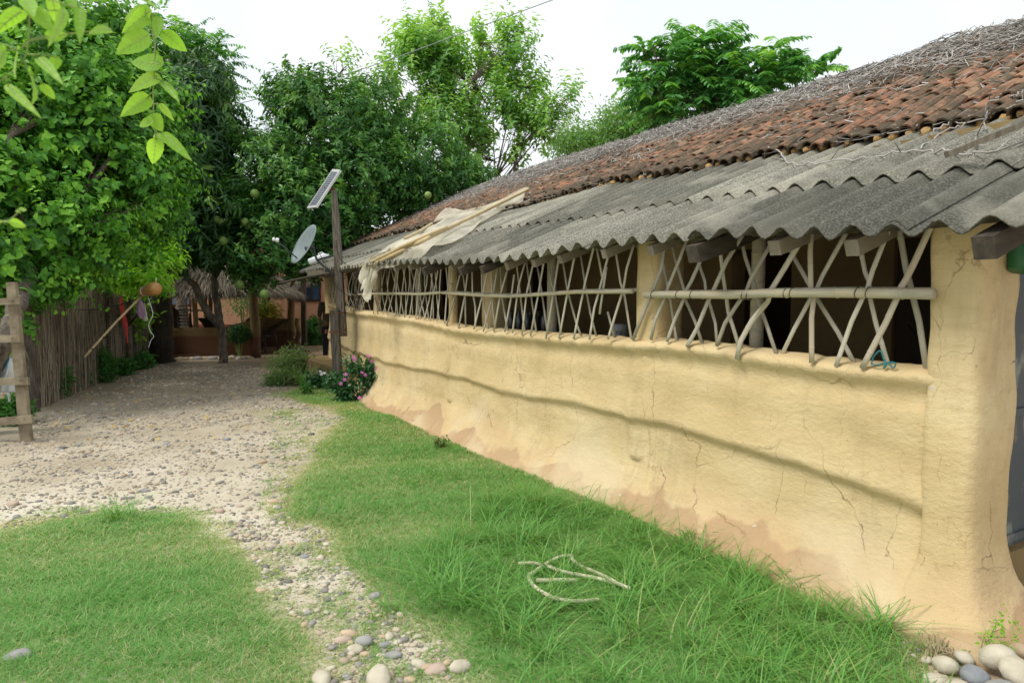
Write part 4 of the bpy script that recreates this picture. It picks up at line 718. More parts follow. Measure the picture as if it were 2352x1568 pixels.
# ================================================================== NEAR HANGING SPRIGS
NEARL = mat('near_leaf', [(.20, .42, .05), (.27, .50, .07), (.33, .55, .10)], 6, .5, .15, 30, attr='rnd', amix=.6, transl=.55, trcol=(1.5, 1.45, .7), spec=.3)
VEIN = mat('leaf_vein', [(.42, .55, .22), (.48, .6, .28)], 6, .5, 0, transl=.3)
STEM = mat('green_stem', [(.16, .24, .06), (.26, .32, .10)], 8, .6, 0)
def heart(b, vb, bp_, tp_, wd, nv, fold, seed):
    """broad toothed leaf from base point to tip point, width wd, facing nv"""
    y = tp_ - bp_; L = np.linalg.norm(y); y /= L; x = np.cross(y, nv); x /= np.linalg.norm(x); z = np.cross(x, y); n = 16; G = []
    tt = np.concatenate([np.linspace(0, 1, n)]); cu = random.uniform(.05, .22); tws = random.uniform(-.25, .25)
    for i, t in enumerate(tt):
        hw = wd / 2 * (1.0 * (np.sin(np.pi * min(1, t ** .55 + .0)) ** .8 if t > 0 else 0) ) * (1 + .0 * t); hw = max(hw, .02 * wd) if 0 < t < 1 else .012 * wd; hw *= 1 + (.035 if i % 2 else -.035)
        back = -.10 * L * (1 - t) ** 4; row = []
        for s_ in (-1, -.66, -.33, 0, .33, .66, 1):
            ys = t * L + (-.10 * L * abs(s_) ** 1.2 * (1 - t) ** 3 if True else 0); row.append(bp_ + y * ys + x * (s_ * hw) + z * (fold * abs(s_) * hw - cu * L * t * t + tws * s_ * hw * t + .03 * wd * math.sin(t * 22 + seed) * abs(s_) ** 2))
        G.append(row)
    b.grid(np.array(G)); G = np.array(G); e = z * .0006
    vb.tube(G[:, 3] + e, np.linspace(.010, .002, n) * L * 1.1, 5)
    for i in (1, 3, 5, 8, 11):
        for sg in (-1, 1):
            pts = [G[i, 3], G[min(i + 1, n - 1), 3 + sg], G[min(i + 2, n - 1), 3 + 2 * sg]]; vb.tube(np.array(pts) + e, np.array([.006, .004, .002]) * L, 4)
def sprig(label, leafs, stems, F0, conv):
    pts = [conv(*q) for q in stems[0]]; t = empty('hanging_sprig', at_f(*pts[0], F0), label, 'leafy twig'); sb_ = MB()
    for s_ in stems:
        P = np.array([at_f(*conv(*q), F0) for q in s_]); Q = np.array([[np.interp(u, range(len(P)), P[:, k]) for k in range(3)] for u in np.linspace(0, len(P) - 1, 3 * len(P))]); sb_.tube(Q, np.linspace(.0020, .0011, len(Q)) * F0 / 1.5, 6)
    for i, (bx, by, tx, ty, wd) in enumerate(leafs):
        B, T2 = at_f(*conv(bx, by), F0 + random.uniform(-.03, .03)), at_f(*conv(tx, ty), F0 + random.uniform(-.08, .08)); W_ = .84 * wd / 2.296 / 1.7415 / FPX * F0; lb = MB(); vb = MB(); nv = nrm(np.array((0, 0, 1.)) * random.uniform(.0, .5) - nrm(B - (0, 0, CAMH)) + rs.randn(3) * .25); heart(lb, vb, B, T2, W_, nv, random.uniform(.1, .35), i)
        lo = lb.build('leaf', NEARL, t, True); vb.build('leaf_vein', VEIN, lo, True)
        s_ = min((p for q in stems for p in q), key=lambda p: (p[0] - bx) ** 2 + (p[1] - by) ** 2); sb_.tube([at_f(*conv(*s_), F0), at_f(*conv((s_[0] + bx) / 2, (s_[1] + by) / 2 - 12), F0), B], .0013 * F0 / 1.5, 5)
    sb_.build('stem', STEM, t, True)
sprig('long drooping twig of toothed mulberry leaves hanging from the top of the picture', [(1370, 110, 1085, 170, 170), (1360, 120, 1140, 290, 170), (1345, 330, 1060, 495, 235), (1510, 300, 1720, 490, 170), (1470, 590, 1165, 545, 210), (1460, 170, 1430, 350, 110), (1440, 700, 1190, 820, 160), (1500, 760, 1640, 905, 100), (1355, 900, 1120, 1050, 190), (1480, 965, 1600, 1115, 75), (1395, 1110, 1255, 1155, 100), (1400, 1060, 1490, 1210, 160), (1510, 1240, 1760, 1470, 120), (1430, 1285, 1410, 1540, 170), (1430, 1240, 1520, 1300, 90), (1400, 30, 1440, 60, 50), (1330, 0, 1380, 20, 50)],
      [[(1320, -160), (1350, 20), (1385, 120), (1400, 250), (1425, 400), (1420, 560), (1415, 720), (1405, 850), (1410, 960), (1410, 1100), (1425, 1230)]], 2.3, c1)
sprig('blurred near twig of mulberry leaves at the top left corner', [(190, 110, -40, 240, 170), (330, 100, 470, 275, 170), (280, 60, 400, 170, 150), (470, -40, 560, 330, 130), (590, 100, 515, 365, 110), (640, -60, 690, 110, 120), (740, 90, 730, 385, 110), (930, -30, 740, 10, 90), (1000, 270, 850, 265, 110), (170, 470, 100, 710, 190), (0, 400, 60, 480, 90), (520, 530, 480, 670, 110), (360, 540, 500, 660, 120), (265, 670, 385, 950, 210), (400, 780, 505, 935, 120), (75, 800, 335, 1030, 110), (240, 0, 300, 110, 160), (430, 330, 640, 320, 120), (40, 470, -60, 640, 170)],
      [[(330, -200), (290, -40), (270, 120), (265, 380), (240, 500), (200, 580), (60, 700), (-60, 800)], [(265, 380), (170, 470)], [(230, 560), (250, 660)]], 1.25, c1)
sprig('small blurred yellow green leaf pair at the left edge', [(90, 470, 265, 510, 100), (190, 365, 260, 320, 60), (170, 370, 140, 330, 60), (60, 470, -80, 440, 110)], [[(-120, 500), (-40, 480), (60, 470), (130, 420), (185, 365)]], 1.2, c5)
# ================================================================== ROOF THINGS
def roof_pt(Y, v):           # v 0 = tile edge, 1 = ridge
    a, b_ = T(Y), R_(Y); p = a + (b_ - a) * v; p[..., 2] += .085; return p
b = MB()
for i in range(3600):
    ridge = random.random() < .66; Yq = random.uniform(1.2, 16.0); v = 1 - abs(random.gauss(0, .20)) if ridge else random.uniform(.03, .95); v = min(1.03, max(.0, v))
    if not ridge and n3(np.array([[Yq, v * 3, 0]]), 1.1, 4)[0] < -.1 and random.random() < .6: continue
    L = random.uniform(.4, 1.5); k = 10; a = random.gauss(0, .5) + (math.pi if random.random() < .5 else 0); P = []; yy, vv = Yq, v
    for j in range(k):
        p = roof_pt(np.array(min(16.2, max(Y0 + .1, yy))), min(1.05, max(-.02, vv))); p[2] += random.uniform(0, .05) * (1.4 if ridge else .6) + .04 * (ridge) * math.sin(j * 1.1 + i) ** 2; P.append(p); a += random.gauss(0, .30); yy += math.cos(a) * L / k; vv += math.sin(a) * L / k / 3.3
    b.tube(P, np.linspace(1, .5, k) * random.uniform(.003, .0075), 4)
for i in range(1800):        # short broken bits tangled over the ridge
    Yq = random.uniform(1.2, 16.0); v = min(1.03, 1 - abs(random.gauss(0, .13))) if random.random() < .6 else random.uniform(.05, 1); p = roof_pt(np.array(Yq), v) + (0, 0, random.uniform(0, .06)); a = random.uniform(0, 6.28); L = random.uniform(.05, .16)
    e = p + np.array((math.cos(a) * L, math.sin(a) * L, math.cos(a) * L * .45 + random.uniform(-.02, .05))); b.tube([p, (p + e) / 2 + rs.randn(3) * .015, e], [.006, .005, .003], 4)
for i in range(40):
    Yq = random.uniform(1.5, 12); p0 = roof_pt(np.array(Yq), 1.0); P = [p0 + np.array((-.1 + .1 * j, random.gauss(0, .06) + .05 * j, .07 * math.sin(j * .9) + random.uniform(0, .03))) for j in range(5)]; b.tube(P, .0028, 4)
tag(b.build('dry_vines', TWIG), 'tangle of dead grey creeper stems lying over the tile roof and its ridge', 'dead creeper', kind='stuff')
# long creeper runners over the sheets at the tile edge
for k_, (L, lb) in enumerate([([(2352, 460), (2200, 466), (2040, 500), (1870, 520), (1750, 548), (1650, 560)], ''), ]): pass
def surf_z(Yv, X):
    tx = float(tile_x(Yv)); return float(slope_pt(np.array(Yv), np.array(X))[2]) + .035 if X < tx else float(roof_pt(np.array(Yv), (X - tx) / (8.1 - tx))[2])
def on_sheet(px, py, up=.03):
    r = ray(px, py); f = lambda X: CAMH + r[2] / r[0] * X - surf_z(r[1] / r[0] * X, X) - up
    Xs = np.linspace(3.2, 8.1, 60); X = 8.1; prev = None
    for x in Xs:
        if f(x) <= 0:
            lo_, hi_ = (prev if prev else x - .1), x
            for _ in range(25):
                m_ = (lo_ + hi_) / 2
                if f(m_) > 0: lo_ = m_
                else: hi_ = m_
            X = hi_; break
        prev = x
    return at_x(px, py, X)
b = MB()
rn = [[(2351, 1310), (2000, 1410), (1800, 1415), (1650, 1390), (1450, 1380), (1200, 1400), (900, 1450), (700, 1470), (500, 1495), (250, 1515), (150, 1470), (90, 1370), (0, 1360)], [(2351, 980), (2150, 1000), (2000, 1050), (1750, 1170), (1600, 1205), (1450, 1320), (1380, 1380)], [(2000, 1030), (1990, 1180), (1900, 1280), (1830, 1430)], [(1900, 1060), (1720, 1110), (1500, 1210)], [(1280, 600), (1700, 560)], [(2351, 830), (2230, 900), (1900, 950)]]
rr4 = lambda x, y: ((3072 + x / 2.296) / 1.7415, (y / 2.296) / 1.7415)
for L in rn:
    P = np.array([on_sheet(*rr4(*q)) for q in L]); n_p = 4 * len(P); Q = np.array([[np.interp(u, range(len(P)), P[:, k]) for k in range(3)] for u in np.linspace(0, len(P) - 1, n_p)]) + rs.randn(n_p, 3) * .008; b.tube(Q, .006, 6)
    for i in range(0, n_p, 3): b.tube([Q[i], Q[i] + rs.randn(3) * .05 + (0, 0, .02)], [.004, .0015], 4)
tag(b.build('creeper_runner', TWIG, None, True), 'long grey creeper runners trailing across the cement sheets at the right', 'dead creeper')
b = MB(); P0, P1 = on_sheet(*rr4(1640, 1420), .10), on_sheet(*rr4(2500, 1085), .14); b.beam(P1, P0, .06, .03, segs=6, jit=.002, w2=.045); tag(b.build('batten', WOOD), 'weathered grey wooden batten lying on the roof sheets at the right edge', 'plank')
# bamboo poles and net on the roof
BAMY = mat('yellow_bamboo', [(.42, .33, .17), (.56, .45, .26)], 5, .5, .15, 40, spec=.4)
r66 = lambda x, y: ((1500 + x / 1.4933) / 1.7415, (700 + y / 1.4933) / 1.7415)
def pole(L, rad, label, conv=r66, up=.05): P = np.array([on_sheet(*conv(*q), up) for q in L]); b = MB(); b.bamboo(P, rad, 12, seg=.42); tag(b.build('bamboo_pole', BAMY, None, True), label, 'pole'); return P
pole([(915, 85), (600, 240), (430, 320), (300, 385), (160, 455), (-30, 545), (-60, 560)], .025, 'longest bamboo pole lying down the roof over the net', up=.16)
pole([(430, 312), (330, 350), (200, 410), (60, 480), (-80, 545)], .022, 'shorter bamboo pole with open end lashed beside the longest one on the net', up=.20)
pole([(340, 290), (260, 340), (180, 378)], .022, 'short bamboo pole at the upper edge of the net', up=.13)
NET = mat('net_cloth', [(.66, .62, .48), (.80, .76, .64)], 4, .9, .3, 12, transl=.3, trcol=(1, 1, .95))
L_ = NET.node_tree.links; b_ = nd(NET, 'ShaderNodeBsdfTransparent'); mxs = nd(NET, 'ShaderNodeMixShader'); outn = [n for n in NET.node_tree.nodes if n.type == 'OUTPUT_MATERIAL'][0]; src = outn.inputs[0].links[0].from_socket; mk = noise_mask(2.2, .3, .7, (1, 1, 1), 3)(NET); mm_ = nd(NET, 'ShaderNodeMath'); mm_.operation = 'MULTIPLY_ADD'; mm_.inputs[1].default_value = .5; mm_.inputs[2].default_value = .15; L_.new(mk, mm_.inputs[0]); L_.new(mm_.outputs[0], mxs.inputs[0]); L_.new(src, mxs.inputs[1]); L_.new(b_.outputs[0], mxs.inputs[2]); L_.new(mxs.outputs[0], outn.inputs[0])
up_e = [(905, 85), (780, 145), (640, 190), (520, 220), (425, 208), (345, 285), (240, 350), (130, 412), (20, 470), (-50, 505)]; lo_e = [(885, 140), (780, 195), (670, 250), (590, 305), (480, 375), (370, 430), (270, 480), (150, 508), (60, 548), (10, 590)]
G = []; NP = 70
for t in np.linspace(0, 1, NP):
    ua = np.array([np.interp(t * 9, range(10), [q[k] for q in up_e]) for k in (0, 1)]); lb2 = np.array([np.interp(t * 9, range(10), [q[k] for q in lo_e]) for k in (0, 1)]); row = []
    for s_ in np.linspace(0, 1, 30):
        q = ua + (lb2 - ua) * s_; p = on_sheet(*r66(*q), .07); p = p + np.array((0, 0, .05 * math.exp(-((s_ - .5) / .25) ** 2) * (t > .25) + .035 * math.sin(s_ * 17 + t * 7 + 2 * math.sin(t * 11)) + .02 * math.sin(s_ * 37 + t * 15))); row.append(p)
    G.append(row)
G = np.array(G); e0 = G[-1].copy(); drop = []
for j in range(1, 7): q = e0 + np.array((-.02 * j, .0, -.035 * j)) ; q[:, 2] -= .05 * j * np.linspace(.2, 1, 30) * (1 - abs(np.linspace(-1, 1, 30)) * .5); q[:, 1] += .03 * np.sin(np.arange(30) * .8 + j); q[:, 0] += .03 * np.sin(np.arange(30) * .9); drop.append(q)
b = MB(); b.grid(np.concatenate([G, np.array(drop)])); tag(b.build('mosquito_net', NET, None, True), 'cream mosquito net bundled over bamboo poles and hanging off the eave', 'net')
# white jerrycan on the eave corner
PLW = mat('white_plastic', [(.75, .78, .78), (.82, .85, .85)], 3, .35, .05, 20, spec=.5)
p0 = on_sheet(710, 612, .08); ax = nrm(at_f(727, 598, 13) - at_f(690, 612, 13)); b = MB()
for i in range(1): pass
ux = np.array(ax); uz = nrm(np.array((0, 0, 1)) - ux * ux[2]); uy = np.cross(uz, ux); c_ = at_x(732, 606, float(eave_x(15.0)) + .10)
prof = [(-.29, .03, .03), (-.28, .09, .07), (-.25, .12, .09), (-.08, .125, .095), (-.06, .118, .088), (.06, .118, .088), (.08, .125, .095), (.2, .12, .09), (.26, .06, .05), (.27, .035, .035), (.31, .035, .035), (.31, .0, .0)]; rows = []
for x_, ry_, rz_ in np.array(prof) * .72: a = np.arange(20) / 20 * 2 * np.pi; cc, ss = np.cos(a), np.sin(a); q = (np.abs(cc) ** 5 + np.abs(ss) ** 5) ** (-1 / 5); rows.append(c_ + ux * x_ + np.outer(cc * q * ry_, uy) + np.outer(ss * q * rz_, uz) + (0, 0, .1))
b.grid(np.array(rows), close=True); b.add(rows[0], [tuple(range(20))]); jc = empty('jerrycan', c_, 'white plastic jerrycan lying on the far corner of the eave', 'jerrycan'); b.build('body', PLW, jc, True)
b = MB(); hh = c_ + (0, 0, .1); b.tube([hh + ux * .02 + uz * .06, hh + ux * .04 + uz * .10, hh + ux * .11 + uz * .10, hh + ux * .14 + uz * .06], .010, 8); b.build('handle', PLW, jc, True)
# ================================================================== POST WITH DISH AND PANEL
POSTW = mat('post_wood', [(.06, .05, .04), (.17, .145, .115), (.26, .225, .185)], 10, .9, .6, 50, stretch=(6, 6, .5))
RUST = mat('rusty_strap', [(.10, .045, .02), (.18, .08, .035)], 20, .8, .3, 60, metal=.3)
pz = at_z(777, 900); FP = ray(777, 900)[3] * (CAMH / -ray(777, 900)[2])
post = empty('utility_post', (pz[0], pz[1], 0), 'tall weathered wooden post strapped to a short dark stub in front of the wall', 'post')
b = MB(); P = np.array([at_f(x, y, FP) for x, y in [(767, 437), (771, 500), (775, 570), (780, 650), (784, 725), (786, 772)]]); wds = [9, 13, 15, 16, 17, 18]
V = []; 
for p, w_ in zip(P, wds):
    hw = w_ / FPX * FP / 2 + .004
    for q in ((-1, -.8), (1, -.8), (1.05, .8), (-1, .8)): V.append(p + np.array((cy, -sy, 0)) * q[0] * hw + np.array((sy, cy, 0)) * q[1] * hw + rs.randn(3) * .002)
b.add(V, [(0, 1, 2, 3), (23, 22, 21, 20)] + [(4 * i + k, 4 * i + 4 + k, 4 * i + 4 + (k + 1) % 4, 4 * i + (k + 1) % 4) for i in range(5) for k in range(4)]); b.build('upper_post', POSTW, post)
SR = np.array((cy, -sy, 0)); SF = np.array((sy, cy, 0))
b = MB(); a_, c_ = at_f(769, 712, FP - .1), at_f(777, 912, FP - .1); c_[2] = -.1; b.beam(a_, c_, .135, .11, up=SF, segs=5, jit=.003); b.build('stub_post', mat('stub_wood', [(.03, .028, .025), (.10, .09, .075), (.16, .145, .12)], 10, .9, .6, 50, stretch=(6, 6, .5)), post)
for yy in (720, 759, 764):
    c_ = at_f(776, yy, FP - .05); b = MB(); a = np.linspace(0, 2 * np.pi, 25)[:-1]; q = (np.abs(np.cos(a)) ** 6 + np.abs(np.sin(a)) ** 6) ** (-1 / 6)
    R1 = np.array([c_ + SR * (.125 * k * math.cos(t)) + SF * (.15 * k * math.sin(t)) + (0, 0, .02 * math.cos(t) * (1 if yy < 762 else -1)) for t, k in zip(a, q)]); b.grid(np.array([R1 - (0, 0, .008), R1 + (0, 0, .008)]), close=True); b.tube([c_ - SR * .16 + (0, 0, 0), c_ - SR * .21], .012, 6); b.build('strap', RUST, post)
WIREB = mat('black_cable', [(.02, .02, .02), (.04, .04, .04)], 5, .5, 0)
# panel
SOL = mat('solar_cell', [(.10, .12, .16), (.16, .18, .22)], 3, .25, 0, spec=.6); ALU = mat('aluminium', [(.55, .56, .56), (.68, .69, .69)], 3, .4, 0, metal=.5)
FPp = FP + .05; pc = at_f(743, 431, FPp); e1 = at_f(779, 388, FPp) ; e0 = at_f(707, 476, FPp)
# the panel's long side runs upwards to the right, its face looks up left
sol = empty('solar_panel', pc, 'small grey solar panel tilted on the top of the wooden post', 'solar panel')
tl, tr, bl, br = at_f(*c6(700, -12), FPp + .25), at_f(*c6(770, -5), FPp - .10), at_f(*c6(468, 342), FPp + .1), at_f(*c6(552, 330), FPp - .25)
tl, tr, bl, br = [np.array(q) for q in (tl, tr, bl, br)]; nn = nrm(np.cross(tr - bl, tl - br)); nn = nn if nn[2] > 0 else -nn; nn = nn if True else nn
def quadbox(b, c4, n, th, grow=0.): c4 = [np.array(q) for q in c4]; m_ = sum(c4) / 4; c4 = [q + (q - m_) * grow for q in c4]; V = c4 + [q - n * th for q in c4]; b.add(V, [(0, 1, 2, 3), (7, 6, 5, 4), (0, 4, 5, 1), (1, 5, 6, 2), (2, 6, 7, 3), (3, 7, 4, 0)])
b = MB(); quadbox(b, (tl, tr, br, bl), nn, .03, .02); b.build('panel_frame', ALU, sol)
fr_ = sol.children[0]; cells = MB(); c4 = [q + nn * .003 for q in (tl, tr, br, bl)]; nc = 18
for i in range(nc):
    for j in range(2):
        u0, u1 = .05 + .9 * i / nc + .004, .05 + .9 * (i + 1) / nc - .004; v0, v1 = .1 + .8 * j / 2 + .01, .1 + .8 * (j + 1) / 2 - .01
        bi = lambda u, v: (c4[0] * (1 - v) + c4[1] * v) * (1 - u) + (c4[3] * (1 - v) + c4[2] * v) * u
        cells.add([bi(u0, v0), bi(u0, v1), bi(u1, v1), bi(u1, v0)], [(0, 1, 2, 3)])
cells.build('panel_cells', SOL, sol)
b = MB(); bk0 = at_f(765, 436, FPp); b.beam(bk0, (tr + br) / 2 * .6 + (tl + bl) / 2 * .4 - nn * .03, .03, .03); b.box(at_f(757, 433, FPp), (.16, .05, .03)); b.build('bracket', RUST, sol)
# dish
DG = mat('dish_paint', [(.15, .19, .20), (.22, .27, .28)], 2, .45, .05, 20, spec=.5); DARM = mat('dish_arm_paint', [(.03, .04, .045), (.06, .07, .08)], 4, .5, .1, 30)
dc = at_f(699, 562, FP - .1); top = at_f(723, 517, FP - .1); bot = at_f(670, 603, FP - .1)
dish = empty('satellite_dish', dc, 'grey satellite dish mounted on the side of the wooden post', 'satellite dish')
mj = (np.array(top) - np.array(bot)) / 2; A_ = np.linalg.norm(mj); mj = mj / A_; nvec = nrm(nrm(-SR * .72 + np.array((0, 0, .42)) - SF * .56)); nvec = nrm(nvec - mj * (nvec @ mj)); mi = np.cross(nvec, mj); c_ = (np.array(top) + np.array(bot)) / 2; rows = []
for back in (0, 1):
    rr_ = np.linspace(.0, 1, 9) if not back else np.linspace(1, 0, 9)
    for r_ in rr_: a = np.arange(40) / 40 * 2 * np.pi; rows.append(c_ + np.outer(np.cos(a), mj) * A_ * r_ + np.outer(np.sin(a), mi) * A_ * .92 * r_ + nvec * (.20 * A_ * 1.1 * (r_ ** 2 - 1) + (0 if not back else -.010)))
b = MB(); b.grid(np.array(rows), close=True); b.build('reflector', DG, dish, True)
b = MB(); lnb = at_f(*c6(180, 635), FP - .25); b.tube([c_ - mj * A_ * .72 - nvec * .06, np.array(lnb)], .011, 8); b.build('feed_arm', DARM, dish, True)
b = MB(); la = nrm(c_ - np.array(lnb)); b.lathe([(0, -.05), (.022, -.05), (.022, .0), (.034, .01), (.034, .05), (0, .05)], lnb, 14, la); b.lathe([(0, -.08), (.03, -.08), (.03, -.05), (0, -.05)], np.array(lnb) + SR * .04, 14, la); b.build('lnb_head', PLW, dish, True)
b = MB(); bkp = c_ - nvec * .20 * A_ - mj * .05; j1 = at_f(*c6(530, 700), FP - .05); j2 = at_f(*c6(560, 820), FP - .03); j3 = at_f(*c6(740, 985), FP - .02)
b.beam(bkp, j1, .10, .06, segs=3); b.tube([j1, at_f(*c6(538, 760), FP - .05), j2, j3], .018, 10); b.tube([j2, at_f(*c6(755, 765), FP - .02)], .015, 8); b.box(at_f(*c6(745, 985), FP - .01), (.05, .05, .16)); b.build('mounting_arm', DARM, dish, True)
def cable(name, pts, rad, label, m=None, cat='cable', FF=None, sag=0., steps=6, jit=.003):
    P = np.array(pts, float); n_p = steps * len(P); u = np.linspace(0, len(P) - 1, n_p); Q = []
    for x in u:
        i = min(int(x), len(P) - 2); t = x - i; p0, p1, p2, p3 = P[max(i - 1, 0)], P[i], P[i + 1], P[min(i + 2, len(P) - 1)]; Q.append(.5 * ((2 * p1) + (-p0 + p2) * t + (2 * p0 - 5 * p1 + 4 * p2 - p3) * t * t + (-p0 + 3 * p1 - 3 * p2 + p3) * t ** 3))
    b = MB(); b.tube(Q, rad, 6); o = b.build(name, m or WIREB, None, True); return tag(o, label, cat)
cable('cable', [at_f(*c6(*q), FP - .14 + .02 * i) for i, q in enumerate([(735, 640), (770, 800), (860, 880), (920, 940), (1100, 960), (1230, 910)])], .006, 'thin black cable running from the post up under the eave')
cable('cable', [at_x(*c6(*q), 3.28) for q in [(1210, 900), (1190, 1010), (1140, 1080), (1070, 1115), (1030, 1080), (1035, 1010)]], .005, 'black cable looping down in front of the lattice below the net')
cable('cable', [at_f(*c6(*q), FP - .16) for q in [(700, 980), (740, 1060), (820, 1130), (900, 1165), (930, 1140), (880, 1120)]], .006, 'black cable drooping in a loop from the post to the lattice rail')
cable('cable', [at_f(*c6(*q), FP - .18) for q in [(550, 690), (620, 830), (690, 930), (740, 960)]], .005, 'black cable hanging from the dish bracket to the post')
cable('overhead_wire', [at_f(-100, 380, 20), at_f(300, 300, 20), at_f(600, 225, 19), at_f(850, 153, 18.5), at_f(1090, 66, 18), at_f(1270, 0, 17.5), at_f(1500, -85, 17)], .011, 'thin overhead wire crossing the sky in front of the pale green tree', mat('grey_wire', [(.25, .29, .28), (.3, .34, .33)], 5, .6, 0), 'wire', jit=0)
cable('twine', [at_x(*r4(*q), 3.36) for q in [(950, 210), (970, 140), (1030, 85), (1060, 150), (1085, 220), (1060, 240), (1100, 200), (1150, 240), (1170, 200), (1110, 190), (1000, 215), (960, 205)]], .004, 'blue green plastic twine tangled on the sill at the foot of the lattice', mat('teal_twine', [(.02, .14, .17), (.03, .2, .23)], 5, .5, 0), 'string')
# white pipe coil in the grass
q3 = lambda x, y: ((2048 + x / 2.296) / 1.7415, (2048 + y / 2.296) / 1.7415); PIPE = mat('cream_pipe', [(.52, .46, .33), (.68, .62, .48)], 12, .6, .1, 40)
cable('hose', [at_z(*q3(*q), .055 + .012 * math.sin(i)) for i, q in enumerate([(60, 470), (200, 465), (330, 495), (450, 540), (620, 575), (760, 600), (980, 660), (1080, 700), (980, 655), (860, 590), (760, 545), (640, 495), (560, 440), (540, 400), (440, 410), (300, 480), (200, 550), (155, 575), (160, 620), (230, 700), (350, 770), (480, 805), (640, 815), (800, 800)])], .011, 'cream coloured hose lying in loose loops in the tall grass', PIPE, 'hose')
cable('hose', [at_z(*q3(*q), .05) for q in [(220, 625), (330, 625), (450, 622), (600, 628)]], .013, 'short straight piece of cream hose lying inside the looped hose', PIPE, 'hose')
# ================================================================== FENCE, LADDER GATE, SACK
REED = mat('dry_reed', [(.12, .095, .07), (.24, .20, .15), (.38, .33, .25)], 4, .95, 0, attr='rnd', amix=.8)
fa, fz = at_z(85, 938)[:2], at_z(345, 822)[:2]; fence = empty('reed_fence', (fa[0], fa[1], 0), 'fence of upright dry brown reeds tied between wooden posts', 'fence')
b = MB(); FL = np.linalg.norm(fz - fa); fd = (fz - fa) / FL; fn = np.array((-fd[1], fd[0]))
FPW = mat('fence_post_wood', [(.035, .03, .024), (.09, .075, .06), (.16, .14, .11)], 9, .9, .5, 50, stretch=(5, 5, .6))
def ftop(t): return 1.58 - .14 * (.20 < t < .26) + .10 * math.sin(t * 23) * .4 + (.05 if t > .3 else -.12 if t < .16 else 0) + .12 * (t > .35) * (t < .6)
Pn = []
for i in range(5200):
    t = random.random(); t = min(1, max(0, t + .012 * math.sin(t * 90)));
    if (.155 < t < .175 or .245 < t < .262) and random.random() < .8: continue
    x = fa + fd * t * FL + fn * random.gauss(-.02, .035); h = ftop(t) * random.uniform(.55, 1.03); z0 = random.uniform(-.02, .5) if random.random() < .4 else 0; lean = random.gauss(0, .06) if random.random() < .8 else random.gauss(0, .5)
    p0 = np.array((x[0], x[1], z0)); p1 = np.array((x[0] + fd[0] * lean * (h - z0), x[1] + fd[1] * lean * (h - z0), h)); md = (p0 + p1) / 2 + np.append(rs.randn(2) * .012, 0); b.tube([p0, md, p1], [.007, .006, .003], 4, cap=False)
b.build('reed_screen', REED, fence)
for (xt, yt, xb_, yb_, wd) in [(75, 640, 97, 942, .11), (148, 600, 165, 906, .10), (252, 640, 262, 868, .09), (310, 690, 318, 841, .09)]:
    B = at_z(xb_, yb_); F_ = ray(xb_, yb_)[3] * (CAMH / -ray(xb_, yb_)[2]); Tq = at_f(xt, yt, F_); b = MB(); b.beam(B - (0, 0, .1) - SF * .16, Tq - SF * .16, wd, wd, up=SF, segs=5, jit=.006, w2=wd * .8, h2=wd * .8); b.build('fence_post', FPW, fence)
for z_, t0, t1 in ((1.42, .02, .62), (.72, .02, .9), (.22, .0, .95)):
    b = MB(); P = [np.append(fa + fd * t * FL - fn * -.0 + np.array((-SF[0], -SF[1])) * .07, z_ + .03 * math.sin(t * 11)) for t in np.linspace(t0, t1, 12)]; b.tube(P, .022 if z_ > 1 else .014, 7); b.build('fence_rail', mat('fence_rail_wood', [(.2, .17, .13), (.34, .29, .23)], 8, .9, .3, 40), fence, True)
PLK = mat('plank_wood', [(.14, .115, .075), (.24, .20, .135), (.32, .27, .19)], 7, .9, .4, 50, stretch=(1, 1, 1))
G0 = at_z(62, 1012); FG = ray(62, 1012)[3] * (CAMH / -ray(62, 1012)[2]); gate = empty('pole_gate', (G0[0], G0[1], 0), 'ladder like gate of rough planks at the left edge of the yard', 'gate')
b = MB(); b.beam(G0 - (0, 0, .05), at_f(27, 648, FG), .12, .05, up=SF, segs=6, jit=.003, w2=.095); b.build('gate_post', PLK, gate)
b = MB(); b.beam(at_z(-190, 1030) - (0, 0, .05), at_f(-215, 640, FG - .3), .12, .05, up=SF, segs=4); b.build('gate_post', PLK, gate)
for (xr, yr, h_) in [(48, 692, 15), (48, 777, 16), (67, 874, 16), (76, 962, 18)]:
    b = MB(); b.beam(at_f(-240, yr + 8 if yr < 900 else yr + 26, FG - .07), at_f(xr, yr, FG - .06), .035, h_ / FPX * FG, up=(0, 0, 1), segs=5, jit=.003); rg = b.build('rung', PLK, gate)
    b = MB(); b.ball(at_f(xr - 20, yr, FG - .082), (.006, .006, .006), n=6, m=4); b.build('nail', RUST, rg)
